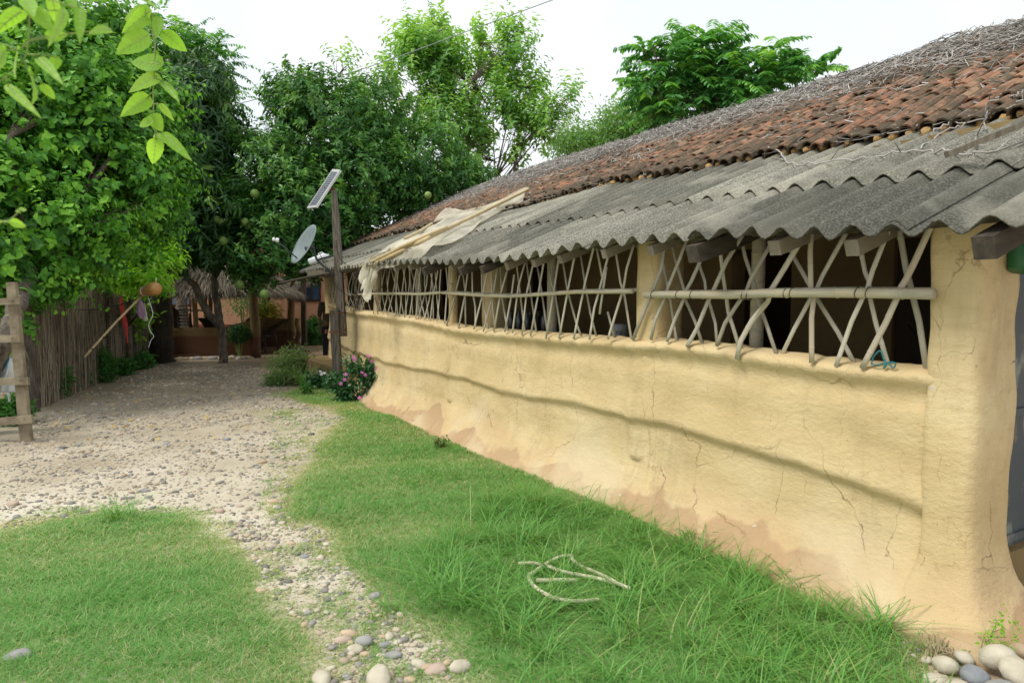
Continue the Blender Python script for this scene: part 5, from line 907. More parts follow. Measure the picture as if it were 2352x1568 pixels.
# sack
SK = mat('woven_sack', [(.58, .62, .63), (.70, .74, .75)], 3, .7, .5, 25, stretch=(2, 2, .6)); SKB = mat('sack_print_blue', [(.06, .22, .34), (.09, .28, .42)], 6, .7, .3, 25)
sk_px = lambda x, y: (x / 4.075 / 1.7415, (1380 + y / 4.075) / 1.7415)
sF = FG + .45; sack = empty('sack', at_f(15, 850, sF), 'white woven sack with a blue printed corner hanging behind the plank gate', 'sack')
left = [(130, 170), (90, 260), (50, 360), (5, 480), (-60, 560), (-80, 640), (-80, 770)]; right = [(150, 170), (215, 220), (235, 300), (252, 440), (272, 540), (285, 640), (295, 765)]; G = []; N_ = 26
for t in np.linspace(0, 6, N_):
    i = min(int(t), 5); f_ = t - i; a = np.array(left[i]) * (1 - f_) + np.array(left[i + 1]) * f_; c_ = np.array(right[i]) * (1 - f_) + np.array(right[i + 1]) * f_
    G.append([at_f(*sk_px(*(a + (c_ - a) * s_)), sF + .012 * math.sin(s_ * 17 + t * 1.2) + .03 * (s_ - .5) ** 2 - .10 * math.sin(math.pi * s_) * math.sin(math.pi * min(1, t / 5))) for s_ in np.linspace(0, 1, 22)])
G = np.array(G); b = MB(); G2 = G + SF * .05; b.grid(np.concatenate([G, G2[::-1]])); b.build('sack_cloth', SK, sack, True)
def on_sack(x, y, up=.004):      # follow the cloth: nearest grid cell by picture point
    P = at_f(*sk_px(x, y), sF - .115 - up); return P
d2 = G.reshape(-1, 3)
def drape(P): k = np.argsort(np.linalg.norm((d2 - P) - np.outer((d2 - P) @ SF, SF), axis=1))[:4]; dep = (d2[k] @ SF).mean(); return P + SF * (dep - P @ SF - .007)
b = MB(); pa = [(115, 215), (105, 255), (150, 330), (190, 400), (232, 480)]; pb_ = [(150, 175), (212, 222), (230, 300), (245, 380), (254, 478)]; Gb = []
for t in np.linspace(0, 4, 14):
    i = min(int(t), 3); f_ = t - i; a = np.array(pa[i]) * (1 - f_) + np.array(pa[i + 1]) * f_; c_ = np.array(pb_[i]) * (1 - f_) + np.array(pb_[i + 1]) * f_; Gb.append([drape(at_f(*sk_px(*(a + (c_ - a) * s_)), sF)) for s_ in np.linspace(0, 1, 7)])
b.grid(np.array(Gb)); b.build('printed_band', SKB, sack, True)
def text_mesh(s_, name, size, m, parent, origin, xa, ya, ext=.001):
    cu = bpy.data.curves.new(name, 'FONT'); cu.body = s_; cu.size = size; cu.extrude = ext; cu.align_x = 'CENTER'; cu.align_y = 'CENTER'; tmp = bpy.data.objects.new(name, cu); COL.objects.link(tmp); bpy.context.view_layer.update()
    me = bpy.data.meshes.new_from_object(tmp); bpy.data.objects.remove(tmp); xa = nrm(np.array(xa, float)); ya = np.array(ya, float); ya = nrm(ya - xa * (xa @ ya)); za = np.cross(xa, ya); o = bpy.data.objects.new(name, me); COL.objects.link(o)
    me.materials.clear(); me.materials.append(m); off = np.array(origin) - np.array(parent.location) - (np.array(parent.parent.location) if parent.parent else 0)
    o.matrix_world = Matrix(((xa[0], ya[0], za[0], off[0]), (xa[1], ya[1], za[1], off[1]), (xa[2], ya[2], za[2], off[2]), (0, 0, 0, 1))); o.parent = parent; return o
INKW = mat('print_white', [(.5, .6, .65), (.55, .65, .7)], 5, .7, 0); INKG = mat('print_grey', [(.2, .24, .28), (.25, .28, .32)], 5, .7, 0); INKB = mat('print_black', [(.02, .02, .02), (.03, .03, .03)], 5, .7, 0)
o1, o2 = drape(at_f(*sk_px(125, 235), sF)) - SF * .012, drape(at_f(*sk_px(205, 350), sF)) - SF * .012
text_mesh('NUHIBAR', 'printed_words', .034, INKW, sack, (o1 + o2) / 2, o1 - o2, SR * -.8 + np.array((0, 0, -.5)))
c_ = drape(at_f(*sk_px(218, 410), sF)) - SF * .01; a = np.linspace(0, 2 * np.pi, 20)[:-1]; b = MB(); b.tube(np.array([c_ + SR * .013 * math.cos(t) + np.array((0, 0, .016)) * math.sin(t) for t in a]), .0015, 4); b.tube(np.array([c_ + SR * .006 * math.cos(t) + np.array((0, 0, .007)) * math.sin(t) for t in a]), .0015, 4); b.build('printed_emblem', INKW, sack)
c_ = drape(at_f(*sk_px(150, 450), sF)) - SF * .01; b = MB(); b.tube(np.array([c_ + SR * .017 * math.cos(t) + np.array((0, 0, .013)) * math.sin(t) for t in a]), .0013, 4); b.tube([c_ - SR * .008, c_ + SR * .008 + (0, 0, .004)], .0013, 4); b.tube([c_ - (0, 0, .006), c_ + (0, 0, .007)], .0013, 4); b.build('printed_emblem', INKG, sack)
b = MB()
for i in range(9):
    x = 130 + random.uniform(-10, 20) if i < 6 else random.uniform(0, 270); P = [at_f(*sk_px(x + random.uniform(-8, 8) + j * 2, 765 + j * (22 if i < 6 else 8)), sF - .03) for j in range(8)]; b.tube(P, .003, 5)
b.build('loose_threads', SK, sack)
# ================================================================== LINE, FRUIT PICKER, BAGS
FLn = 11.2; xf = lambda x, y: (x / 3.36 / 1.7415, (1050 + y / 3.36) / 1.7415)
cable('clothes_line', [at_f(*xf(*q), FLn + d_) for q, d_ in [((430, 650), 1.0), ((600, 645), .8), ((850, 650), .5), ((1050, 632), .3), ((1300, 628), .15), ((1500, 590), .05), ((1700, 540), 0), ((1860, 490), 0), ((1960, 540), .0), ((2010, 500), .1)]], .011, 'black cord slung along the reed fence', None, 'line')
for pts, lb in [([(1640, 480), (1700, 560)], '')]: pass
pk = empty('fruit_picker', at_f(*xf(1500, 890), FLn), 'bamboo stick with a brown basket mouth hung slantwise before the fence', 'fruit picker')
b = MB(); pA, pB = at_f(*xf(1135, 1270), FLn - .9), at_f(*xf(1925, 425), FLn - .05); b.bamboo([pA, (pA + pB) / 2 + (0, 0, .02), pB], .017, 10, seg=.5); b.build('stick', BAMY, pk, True)
b = MB()
for t in (.55, .30, .02 + .1): c_ = pA + (pB - pA) * t; b.lathe([(.0185, -.015), (.021, 0), (.0185, .015)], c_, 12, pB - pA)
b.build('black_tape', WIREB, pk, True)
BASK = mat('brown_plastic', [(.26, .12, .03), (.42, .21, .06), (.50, .29, .10)], 4, .35, .25, 25, spec=.5, stretch=(1, 1, 3)); hA, hB = at_f(*xf(1925, 392), FLn - .1), at_f(*xf(2105, 345), FLn - .2); ax_ = nrm(hB - hA); Lh = np.linalg.norm(hB - hA)
b = MB(); b.lathe([(.055, -.02), (.075, -.02), (.078, 0), (.064, .02), (.068, .05), (.092, Lh * .4), (.108, Lh * .7), (.11, Lh * .9), (.09, Lh + .02), (.045, Lh + .03), (0, Lh + .03)], hA, 22, ax_); b.build('bottle_head', BASK, pk, True)
b = MB(); b.lathe([(.072, .018), (.076, .026), (.072, .034)], hA, 22, ax_); b.tube([hB - ax_ * .02 + (0, 0, .1), hB + (0, 0, .16)], .008, 6); b.build('binding', SK, pk, True)
cable('string', [at_f(*xf(*q), FLn - .12) for q in [(1985, 440), (2020, 560), (2045, 640), (2050, 720), (2000, 830), (2020, 920), (2065, 990), (2030, 1040), (2010, 1100), (1995, 1140)]], .0055, 'off white string dangling from the fruit picker', SK, 'string')
def bag(name, label, L, Rr, m, FF, conv=xf, folds=7, cat='bag'):
    rows = [];
    for (xl, xr_, y) in L:
        c_ = at_f(*conv((xl + xr_) / 2, y), FF); w_ = np.linalg.norm(at_f(*conv(xr_, y), FF) - at_f(*conv(xl, y), FF)) / 2; a = np.arange(28) / 28 * 2 * np.pi; rows.append(np.array([c_ + SR * w_ * math.cos(t) * (1 + .06 * math.sin(folds * t)) + SF * w_ * .45 * math.sin(t) * (1 + .25 * math.sin(folds * t + 1)) for t in a]))
    b = MB(); b.grid(np.array(rows), close=True); b.add(rows[0], [tuple(range(28))]); b.add(rows[-1], [tuple(range(28))[::-1]]); o = b.build(name, m, None, True); return tag(o, label, cat)
PUR = mat('purple_plastic', [(.25, .12, .24), (.45, .28, .44), (.55, .38, .52)], 5, .35, .4, 10, stretch=(4, 4, .5), transl=.3, trcol=(1, .8, 1), spec=.5); WHB = mat('milky_plastic', [(.5, .5, .42), (.65, .65, .57)], 5, .4, .4, 10, transl=.3, trcol=(1, 1, 1)); REDC = mat('red_cloth', [(.35, .03, .03), (.55, .06, .05)], 5, .6, .5, 10, stretch=(3, 3, .6)); MAR = mat('maroon_plastic', [(.10, .01, .03), (.18, .03, .06)], 9, .4, .3, 20)
bag('plastic_bag', 'purple plastic bag hanging by the fruit picker', [(1865, 1890, 490), (1850, 1910, 530), (1835, 1930, 600), (1832, 1940, 660), (1850, 1945, 700), (1870, 1925, 730), (1880, 1915, 755)], 0, PUR, FLn - .05)
bag('plastic_bag', 'milky white plastic bag hanging behind the purple one', [(1900, 1930, 510), (1905, 1950, 560), (1905, 1960, 640), (1905, 1975, 700), (1915, 1985, 760), (1930, 1980, 785)], 0, WHB, FLn + .08)
bag('cloth', 'torn red cloth hanging on the reed fence', [(1610, 1640, 465), (1600, 1650, 520), (1600, 1665, 570), (1620, 1680, 660), (1640, 1700, 760), (1655, 1718, 840), (1675, 1715, 920), (1690, 1715, 1000), (1705, 1720, 1085)], 0, REDC, FLn + 1.2, folds=5, cat='cloth')
bag('bottle', 'pale yellow bottle hanging upside down on the fence', [(1030, 1040, 640), (1020, 1060, 700), (1018, 1066, 760), (1030, 1070, 800), (1040, 1065, 840)], 0, WHB, FLn + .5, folds=0, cat='bottle')
bag('plastic_bag', 'small purple scrap of plastic tied on the fence line', [(870, 925, 655), (915, 940, 670), (920, 950, 700), (930, 962, 740)], 0, PUR, FLn + .5)
# ================================================================== THATCHED SHELTER
THA = mat('thatch', [(.10, .085, .065), (.20, .17, .13), (.30, .255, .20)], 3, .98, .0, attr='rnd', amix=.8); HM = mat('shelter_mud', [(.17, .11, .05), (.25, .17, .075)], 2, .95, .4, 20); overlay(HM, (.13, .06, .035), zmask(.5, .54, 2, .06), .9)
FH = 17.7; hut = empty('thatched_shelter', at_z(480, 819), 'open sided shelter with a shaggy grass thatch and low mud wall', 'shelter')
def thatch_cone(name, c, apex_h, eave_h, rad, n, parent, sq=(1, 1), rot=0., ridge=0.):
    b = MB(); rows = []; a = np.arange(40) / 40 * 2 * np.pi
    for t in np.linspace(0, 1, 8): rows.append(np.array([(c[0] + math.cos(q) * rad * t * sq[0] * (1 + .02 * math.sin(5 * q)) + ridge * math.cos(rot) * (1 if math.cos(q - rot) > 0 else -1), c[1] + math.sin(q) * rad * t * sq[1] + ridge * math.sin(rot) * (1 if math.cos(q - rot) > 0 else -1), apex_h + (eave_h - apex_h) * t ** .9) for q in a]))
    b.grid(np.array(rows), close=True); b.grid(np.array([rows[-1], rows[-1] * 1 - (0, 0, .1), np.tile(np.array([[c[0], c[1], eave_h + .3]]), (40, 1))]), close=True)
    for i in range(n):
        q = random.uniform(0, 6.283); t = random.random() ** .6; L = random.uniform(.25, .5); def_ = lambda tt: np.array((c[0] + math.cos(q) * rad * tt * sq[0] + ridge * math.cos(rot) * (1 if math.cos(q - rot) > 0 else -1), c[1] + math.sin(q) * rad * tt * sq[1] + ridge * math.sin(rot) * (1 if math.cos(q - rot) > 0 else -1), apex_h + (eave_h - apex_h) * tt ** .9)); p0 = def_(t) + (0, 0, .03); t1 = min(1.06, t + L / rad); p1 = def_(t1) + rs.randn(3) * .05 + (0, 0, .03) - (0, 0, .06 if t1 > 1 else 0); b.tube([p0, p1], [.014, .004], 3, cap=False)
    return b.build(name, THA, parent)
hc = at_f(500, 700, FH + 1.9); thatch_cone('thatch_roof', hc, 3.35, 1.62, 1.95, 9000, hut, (1.12, .95), rot=-YAW, ridge=.0)
b = MB(); w0, w1 = at_z(383, 819), at_z(594, 815); n = 30
G = []
for z in np.linspace(-.05, 1, 12): G.append([np.append((w0 + (w1 - w0) * t)[:2] - SF[:2] * (.05 * math.sin(t * 3.1) + .03 * (1 - z)), z * (.70 + .22 * t ** 2 + .03 * math.sin(t * 8))) for t in np.linspace(0, 1, n)])
G = np.array(G); Gk = G + SF * .2; b.grid(np.concatenate([G, Gk[::-1]])); b.add(np.concatenate([G[:, 0], Gk[:, 0]]), [(i, i + 1, 13 + i, 12 + i) for i in range(11)]); b.add(np.concatenate([G[:, -1], Gk[:, -1]]), [(i + 1, i, 12 + i, 13 + i) for i in range(11)]); b.build('mud_wall', HM, hut, True)
w2, w3 = at_f(600, 760, FH + 3.0), at_f(672, 760, FH + 3.0); b = MB(); c_ = (w2 + w3) / 2; b.beam((w2[0], w2[1], .42), (w3[0] + .0, w3[1], .42), .2, .92, segs=6, jit=.01); b.build('mud_wall', HM, hut)
for (x, yb_, yt, wd, dF) in [(390, 810, 660, .10, 0), ch(560, 1100) + (665, .10, .25), ch(745, 1060) + (660, .10, 3.0), ch(1300, 1160) + (650, .20, -.1), ch(1765, 1000) + (650, .17, 2.6), ch(1850, 1000) + (735, .12, 2.2), (470, 790, 650, .1, 3.4)]:
    p_, q_ = at_f(x, yt, FH + dF), at_f(x, yt, FH + dF); p_[2] = -.05; b = MB(); q_[2] = 1.95 if yt < 700 else .9; Q = np.array([p_ + (q_ - p_) * t for t in np.linspace(0, 1, 7)]); Q += rs.randn(7, 3) * .012; b.tube(Q, np.linspace(1.15, .9, 7) * wd / 2 + .01, 10); b.build('shelter_post', HM, hut, True)
b = MB(); c_ = at_f(500, 700, FH + 1.9); b.box((c_[0], c_[1], .02), (4.2, 3.4, .06)); b.build('shelter_floor', HM, hut)
# wooden porch post in front, second small thatched lean-to
tp_b = at_z(698, 797); F7 = ray(698, 797)[3] * CAMH / -ray(698, 797)[2]
po = empty('thatched_porch', tp_b, 'small thatched lean to on a square wooden post beside the house end', 'porch')
b = MB(); b.beam(tp_b - (0, 0, .05), at_f(698, 632, F7), .13, .13, up=SF, segs=5, jit=.004); b.build('porch_post', mat('porch_post_wood', [(.05, .038, .025), (.12, .09, .055)], 8, .85, .5, 40, stretch=(5, 5, .6)), po)
b = MB(); b.beam(at_f(605, 668, F7 + 1), at_f(700, 622, F7 - .1), .07, .09, segs=3); b.beam(at_f(640, 640, F7 + .1), at_f(760, 625, F7 + .1), .09, .09, segs=3); b.build('porch_beam', WOODD, po)
b = MB()
for i in range(1500):
    t = random.random(); s_ = random.random(); p0 = at_f(600 + 130 * t, 668 - 30 * t - 22 * s_ * (1 - .4 * t), F7 + .6 + 1.2 * s_); b.tube([p0, p0 + np.array((rs.randn() * .04, -.1, -.16 - .1 * random.random()))], [.012, .004], 3, cap=False)
b.grid(np.array([[at_f(600 + 130 * t, 670 - 30 * t - 22 * s_, F7 + .65 + 1.2 * s_) for t in np.linspace(0, 1, 8)] for s_ in (0, .5, 1)])); b.build('porch_thatch', THA, po)
# chairs (stack) and single chair, table
PLB = mat('brown_plastic_chair', [(.07, .055, .035), (.11, .09, .06)], 4, .4, 0, spec=.4); PLK2 = mat('black_plastic', [(.012, .012, .013), (.02, .02, .02)], 4, .35, 0, spec=.5)
def chair_mesh(m, name='plastic_chair'):
    t = empty(name, (0, 0, 0)); b = MB(); G = [[(x * .24, y_, .42 - .02 * math.cos(x * 1.5) - .02 * (y_ > .1)) for x in np.linspace(-1, 1, 9)] for y_ in np.linspace(-.22, .2, 7)]; G = np.array(G); b.grid(G); b.grid((G - (0, 0, .015))[::-1]); b.build('seat', m, t, True)
    b = MB(); G = [[(x * (.24 - .03 * k), .21 + .03 * k + .03 * k * k - .05 * (x * x) * 1, .44 + .105 * k + (.03 * math.cos(x * 1.5) if k == 4 else 0)) for x in np.linspace(-1, 1, 9)] for k in range(5)]; G = np.array(G); b.grid(G); b.grid((G + (0, .015, 0))[::-1]); b.build('backrest', m, t, True)
    for sx in (-1, 1):
        b = MB(); b.tube([(sx * .24, .22, .62), (sx * .27, .0, .64), (sx * .27, -.19, .63), (sx * .25, -.22, .45)], .018, 7, flat=.6); b.build('armrest', m, t, True)
        for sy_ in (-1, 1): b = MB(); b.tube([(sx * .22, sy_ * .2, .43), (sx * .26, sy_ * .25, 0)], [.024, .016], 7); b.build('leg', m, t, True)
    return t
def copy_tree(t):
    c_ = t.copy(); COL.objects.link(c_)
    for ch_ in list(t.children):
        d_ = ch_.copy(); COL.objects.link(d_); d_.parent = c_
        for g_ in ch_.children: e_ = g_.copy(); COL.objects.link(e_); e_.parent = d_
    return c_
st = chair_mesh(PLB); sp_ = at_f(408, 752, FH + .9); st.location = (sp_[0], sp_[1], .05); st.rotation_euler.z = 2.3; tag(st, 'brown plastic chair in the tall stack inside the thatched shelter', 'chair', 'stacked brown chairs in the shelter')
for i in range(1, 8): c_ = copy_tree(st); c_.location = (sp_[0], sp_[1], .05 + .085 * i)
bc = chair_mesh(PLK2); q_ = at_z(605, 800); q_ = at_f(606, 800, FH + 1.2); bc.location = (q_[0], q_[1], .05); bc.rotation_euler.z = -1.9 - YAW; tag(bc, 'black plastic armchair standing in the opening of the thatched shelter', 'chair')
for x, dF, rz, lb in [(500, 1.2, .4, 'black plastic chair behind the low mud wall near the Y shaped trunk'), (560, 1.6, -.5, 'black plastic chair behind the low mud wall at the right of the shelter')]:
    c_ = copy_tree(bc); q_ = at_f(x, 780, FH + dF); c_.location = (q_[0], q_[1], .05); c_.rotation_euler.z = rz; c_['label'] = lb
tb = empty('table', at_f(443, 760, FH + 2.6), 'pale topped table standing at the back of the thatched shelter', 'table'); tb.location.z = 0; tc = np.array(tb.location)
b = MB(); b.box(tc + (0, 0, 1.12), (.9, .6, .04)); b.build('table_top', mat('pale_top', [(.25, .24, .20), (.32, .31, .26)], 4, .7, 0), tb)
for sx in (-.4, .4):
    for sy_ in (-.25, .25): b = MB(); b.box(tc + (sx, sy_, .55), (.05, .05, 1.1)); b.build('leg', WOODD, tb)
# ================================================================== PINK HOUSE
PINK = mat('pink_plaster', [(.52, .27, .16), (.60, .33, .20)], 1.5, .9, .15, 10); MARN = mat('maroon_band', [(.17, .045, .035), (.22, .06, .045)], 3, .8, .1, 10); PLIN = mat('grey_plinth', [(.22, .25, .25), (.33, .36, .35)], 4, .9, .3, 20); GLS = mat('dark_glass', [(.02, .03, .06), (.06, .10, .16)], 2, .1, 0, spec=.6); FRM = mat('window_frame_wood', [(.035, .015, .012), (.06, .025, .018)], 5, .6, 0)
FB = 24.; pk0 = at_f(400, 770, FB); pink = empty('pink_house', (pk0[0], pk0[1], 0), 'low salmon pink plastered house with dark framed windows beyond the shelter', 'house')
def fbx(x0, x1, y0, y1, F_, dep, m, name, parent, top=None, bot=None):
    a_, c_ = at_f(x0, y1, F_), at_f(x1, y0, F_); z0 = a_[2] if bot is None else bot; z1 = at_f((x0 + x1) / 2, y0, F_)[2] if top is None else top; w_ = np.linalg.norm((c_ - a_)[:2]); cc = (a_ + c_) / 2; b = MB(); b.box((cc[0] + SF[0] * dep / 2, cc[1] + SF[1] * dep / 2, (z0 + z1) / 2), (w_, dep, abs(z1 - z0)), ax=(SR, SF, (0, 0, 1))); return b.build(name, m, parent)
fbx(120, 600, 600, 760, FB, 3, PINK, 'wall', pink, top=3.1, bot=.35); fbx(622, 1000, 600, 760, FB, 3, PINK, 'wall', pink, top=3.1, bot=.35); fbx(600, 622, 600, 640, FB + .003, 3, PINK, 'wall', pink, top=3.1, bot=2.3)
fbx(118, 1002, 740, 790, FB - .12, 3, PLIN, 'plinth', pink, top=.35, bot=-.1); fbx(119, 600, 745, 757, FB - .02, .02, MARN, 'skirting_band', pink)
fbx(330, 375, 762, 785, FB - .7, .6, PLIN, 'step', pink, top=.17, bot=-.1); fbx(600, 622, 640, 760, FB + .3, .1, DARKW, 'door', pink, top=2.3, bot=.35)
for x0, x1, y0, y1 in [(372, 436, 655, 703), (671, 735, 641, 692), (200, 260, 650, 700)]:
    wf = fbx(x0, x1, y0, y1, FB - .05, .06, FRM, 'window', pink)
    n_ = 3
    for i in range(n_): u0 = x0 + (x1 - x0) * (i + .12) / n_; u1 = x0 + (x1 - x0) * (i + .88) / n_; fbx(u0, u1, y0 + 4, y1 - 4, FB - .06, .02, GLS, 'pane', wf)
for x in (642, 655): fbx(x, x + 1.5, 640, 757, FB - .04, .05, PINK, 'pilaster', pink, top=3.0, bot=.36)
rb = MB(); a_, c_ = at_f(100, 600, FB - .5), at_f(1010, 600, FB - .5); q4 = [np.array((a_[0], a_[1], 3.05)), np.array((c_[0], c_[1], 3.05)), np.array((c_[0], c_[1], 4.0)) + SF * 2.2, np.array((a_[0], a_[1], 4.0)) + SF * 2.2]; rb.add(q4 + [q + (0, 0, -.08) for q in q4], [(0, 1, 2, 3), (7, 6, 5, 4), (0, 4, 5, 1), (1, 5, 6, 2), (2, 6, 7, 3), (3, 7, 4, 0)]); rb.build('roof', TILE, pink)
# ================================================================== PLANTS
L_SHR = leafmat('shrub_leaf', [(.04, .13, .03), (.06, .19, .04), (.10, .27, .06)]); L_GRY = leafmat('weed_leaf', [(.10, .19, .06), (.16, .27, .09), (.22, .34, .12)]); L_PER = leafmat('periwinkle_leaf', [(.02, .09, .03), (.03, .12, .035), (.05, .17, .05)], .2, .35, .5); PETP = mat('pink_petal', [(.62, .16, .48), (.72, .25, .58)], 8, .6, 0, transl=.3, trcol=(1, .9, 1)); PETW = mat('white_petal', [(.75, .76, .74), (.8, .8, .8)], 8, .6, 0)
def plant(name, label, base, clumps, m, templ, n, per, size, cat='plant', stems=8, style='scatter', group=None, stem_m=None, sr=.006, **kw):
    base = np.array(base, float); t = empty(name, base, label, cat, group); p, d = crown_pts(clumps, n, -.9, 2., .25, random.randint(0, 20)); P, D, Nn, Sz, r = leaves(p, d, style, size, per, **kw); V, F, R = inst(templ[0], templ[1], P, frames(D, Nn), Sz, r); mesh_obj('foliage', V, [F], m, t, R); b = MB()
    for i in random.sample(range(len(p)), min(stems, len(p))): b.tube([base + (rs.randn() * .03, rs.randn() * .03, -.02), (base + p[i]) / 2 + rs.randn(3) * .03, p[i]], [sr * 1.4, sr, sr * .5], 5)
    b.build('stems', stem_m or STEM, t); return t
def fpos(px, py): return at_z(px, py), ray(px, py)[3] * CAMH / -ray(px, py)[2]
for (x, y, w_, h_, n, lb) in [(125, 915, 45, 75, 260, 'leafy green bush in front of the reed fence, nearest to the plank gate'), (30, 975, 50, 55, 160, 'low leafy plant behind the plank gate'), (180, 890, 30, 45, 90, 'small bush against the reed fence between the first two bushes'), (240, 878, 42, 70, 300, 'upright bush with fine leaves against the middle of the reed fence'), (290, 862, 30, 35, 120, 'low flowering bush at the far end of the reed fence'), (328, 848, 36, 32, 130, 'farthest low bush beside the dark mango trunk')]:
    B, F_ = fpos(x, y); s_ = F_ / FPX; cc = at_f(x, y - h_ * .5, F_); plant('shrub', lb, B, [(cc, (w_ * s_ * .5, .22, h_ * s_ * .5)), (cc + (0, 0, h_ * s_ * .2), (w_ * s_ * .35, .2, h_ * s_ * .3))], L_SHR, OVAL, n, 6, .085 if 'fine' not in lb else .06, cat='bush', spread=.06, style='scatter')
B, F_ = fpos(1, 1); 
# topiary bush
B, F_ = at_z(550, 822), FH - .4; B = at_f(550, 815, F_); B[2] = 0; cc = at_f(549, 766, F_); plant('topiary_bush', 'round clipped dark bush on a thin stem before the low mud wall', B, [(cc, (.26, .24, .19))], L_MAN, OVAL, 420, 7, .06, cat='bush', spread=.04, sr=.01)
# croton
B = at_f(615, 760, FB - 1.2); B[2] = 0; plant('croton', 'croton bush with yellow leaves near the pink house door', B, [(at_f(610, 722, FB - 1.2), (.35, .25, .35))], leafmat('croton_leaf', [(.05, .12, .03), (.35, .33, .04), (.55, .48, .05)]), LONG, 120, 6, .2, cat='bush', spread=.12)
B = at_f(560, 760, FB - 1.4); B[2] = 0; plant('young_tree', 'thin leafed young tree against the pink wall', B, [(at_f(560, 690, FB - 1.4), (.55, .3, .4)), (at_f(590, 700, FB - 1.4), (.4, .3, .5))], L_FAR, OVAL, 160, 6, .09, cat='tree', spread=.15, sr=.02)
B, F_ = fpos(722, 792); plant('shrub', 'dense green leafy bush beside the porch post near the person', B, [(at_f(722, 752, F_), (.22, .2, .28)), (at_f(728, 778, F_), (.3, .2, .15))], L_SHR, LONG, 330, 6, .15, cat='bush', spread=.08)
# periwinkle with pink flowers by the post
B, F_ = fpos(822, 918); F_ -= .1
pw = [(at_f(x, y, F_ - .0), (r_, r_ * .8, r_)) for x, y, r_ in [(800, 895, .13), (778, 885, .12), (838, 858, .11), (812, 850, .09), (850, 848, .08), (803, 832, .07), (842, 885, .09), (795, 912, .11), (765, 868, .07), (845, 832, .05), (862, 850, .05)]]
pl = plant('periwinkle', 'flowering periwinkle bush with pink blooms against the wall beside the post', B, pw, L_PER, OVAL, 210, 6, .075, cat='bush', spread=.05, sr=.007)
def flower(p, rad, m, parent):
    b = MB(); nv = nrm(-nrm(np.array(p) - (0, 0, CAMH)) + rs.randn(3) * .35 + (0, 0, .3)); x = nrm(np.cross(nv, (0, 0, 1))); y_ = np.cross(nv, x)
    for k in range(5):
        a = k * 2 * math.pi / 5; o_ = x * math.cos(a) + y_ * math.sin(a); s_ = np.cross(nv, o_); b.add([np.array(p), p + o_ * rad * .5 + s_ * rad * .3, p + o_ * rad, p + o_ * rad * .5 - s_ * rad * .3 + nv * .004], [(0, 1, 2, 3)])
    b.build('flower', m, parent)
r22 = lambda x, y: ((1024 + x / 2.2969) / 1.7415, (1366 + y / 2.2969) / 1.7415)
for q in [(895, 145), (1060, 180), (1098, 252), (825, 300), (812, 348), (778, 385), (1005, 305), (975, 285), (950, 515), (1035, 130), (905, 165)]: flower(at_f(*r22(*q), F_ - .18), .035, PETP, pl)
B, F_ = fpos(745, 892); pl2 = plant('periwinkle', 'flowering periwinkle with white blooms left of the post', B, [(at_f(738, 872, F_), (.14, .12, .13)), (at_f(752, 885, F_), (.12, .1, .1)), (at_f(722, 880, F_), (.12, .1, .1))], L_PER, OVAL, 120, 6, .07, cat='bush', spread=.05)
for q in [(590, 275), (610, 290), (630, 288), (600, 300), (655, 300)]: flower(at_f(*r22(*q), F_ - .18), .03, PETW, pl2)
# weeds at the foot of the wall end
B, F_ = fpos(648, 885); plant('weed', 'grey green weedy plant nearest the stony yard', B, [(at_f(648, 868, F_), (.25, .2, .14)), (at_f(630, 878, F_), (.16, .15, .1)), (at_f(668, 875, F_), (.16, .15, .1))], L_GRY, OVAL, 300, 6, .05, cat='weed', spread=.06)
B, F_ = fpos(665, 858); plant('weed', 'tall thin grey green weeds behind the nearest ones', B, [(at_f(640, 835, F_), (.28, .2, .16)), (at_f(690, 832, F_), (.3, .2, .22)), (at_f(665, 820, F_), (.2, .2, .22))], L_GRY, OVAL, 330, 5, .055, cat='weed', spread=.08, stems=30)
B, F_ = fpos(700, 888); pl = empty('lily_clump', B, 'clump of upright strap leaves between the weeds and the post', 'plant'); p = B[:2] + rs.randn(60, 2) * .05; V, F, R = blades(p, .25 + .3 * rs.rand(60), np.full(60, .016), .2 + .5 * rs.rand(60), .1 + .35 * rs.rand(60), .5 + .4 * rs.rand(60)); mesh_obj('strap_leaves', V, [F], GRASS2, pl, R, True)
B, F_ = fpos(690, 835); b = MB()
for i in range(46):
    p = at_f(695 + random.gauss(0, 10), 815 + random.gauss(0, 8), F_); P = [p]; d_ = nrm(rs.randn(3) + (0, 0, .2))
    for j in range(5): d_ = nrm(d_ + rs.randn(3) * .5); P.append(P[-1] + d_ * .07)
    b.tube(P, [.007, .006, .005, .004, .003, .002], 4)
b.tube([at_f(690, 850, F_), at_f(688, 815, F_), at_f(684, 790, F_)], [.012, .01, .005], 6); tag(b.build('dead_bush', TWIG), 'leafless dead bush with grey twigs rising behind the weeds', 'bush')
b = MB(); B = at_f(676, 868, 12.2); B[2] = .06; b.box(B, (.35, .2, .14), jit=.015); tag(b.build('clay_trough', mat('old_clay', [(.06, .04, .025), (.12, .08, .05)], 5, .9, .3, 20)), 'low brown clay trough among the weeds', 'trough')
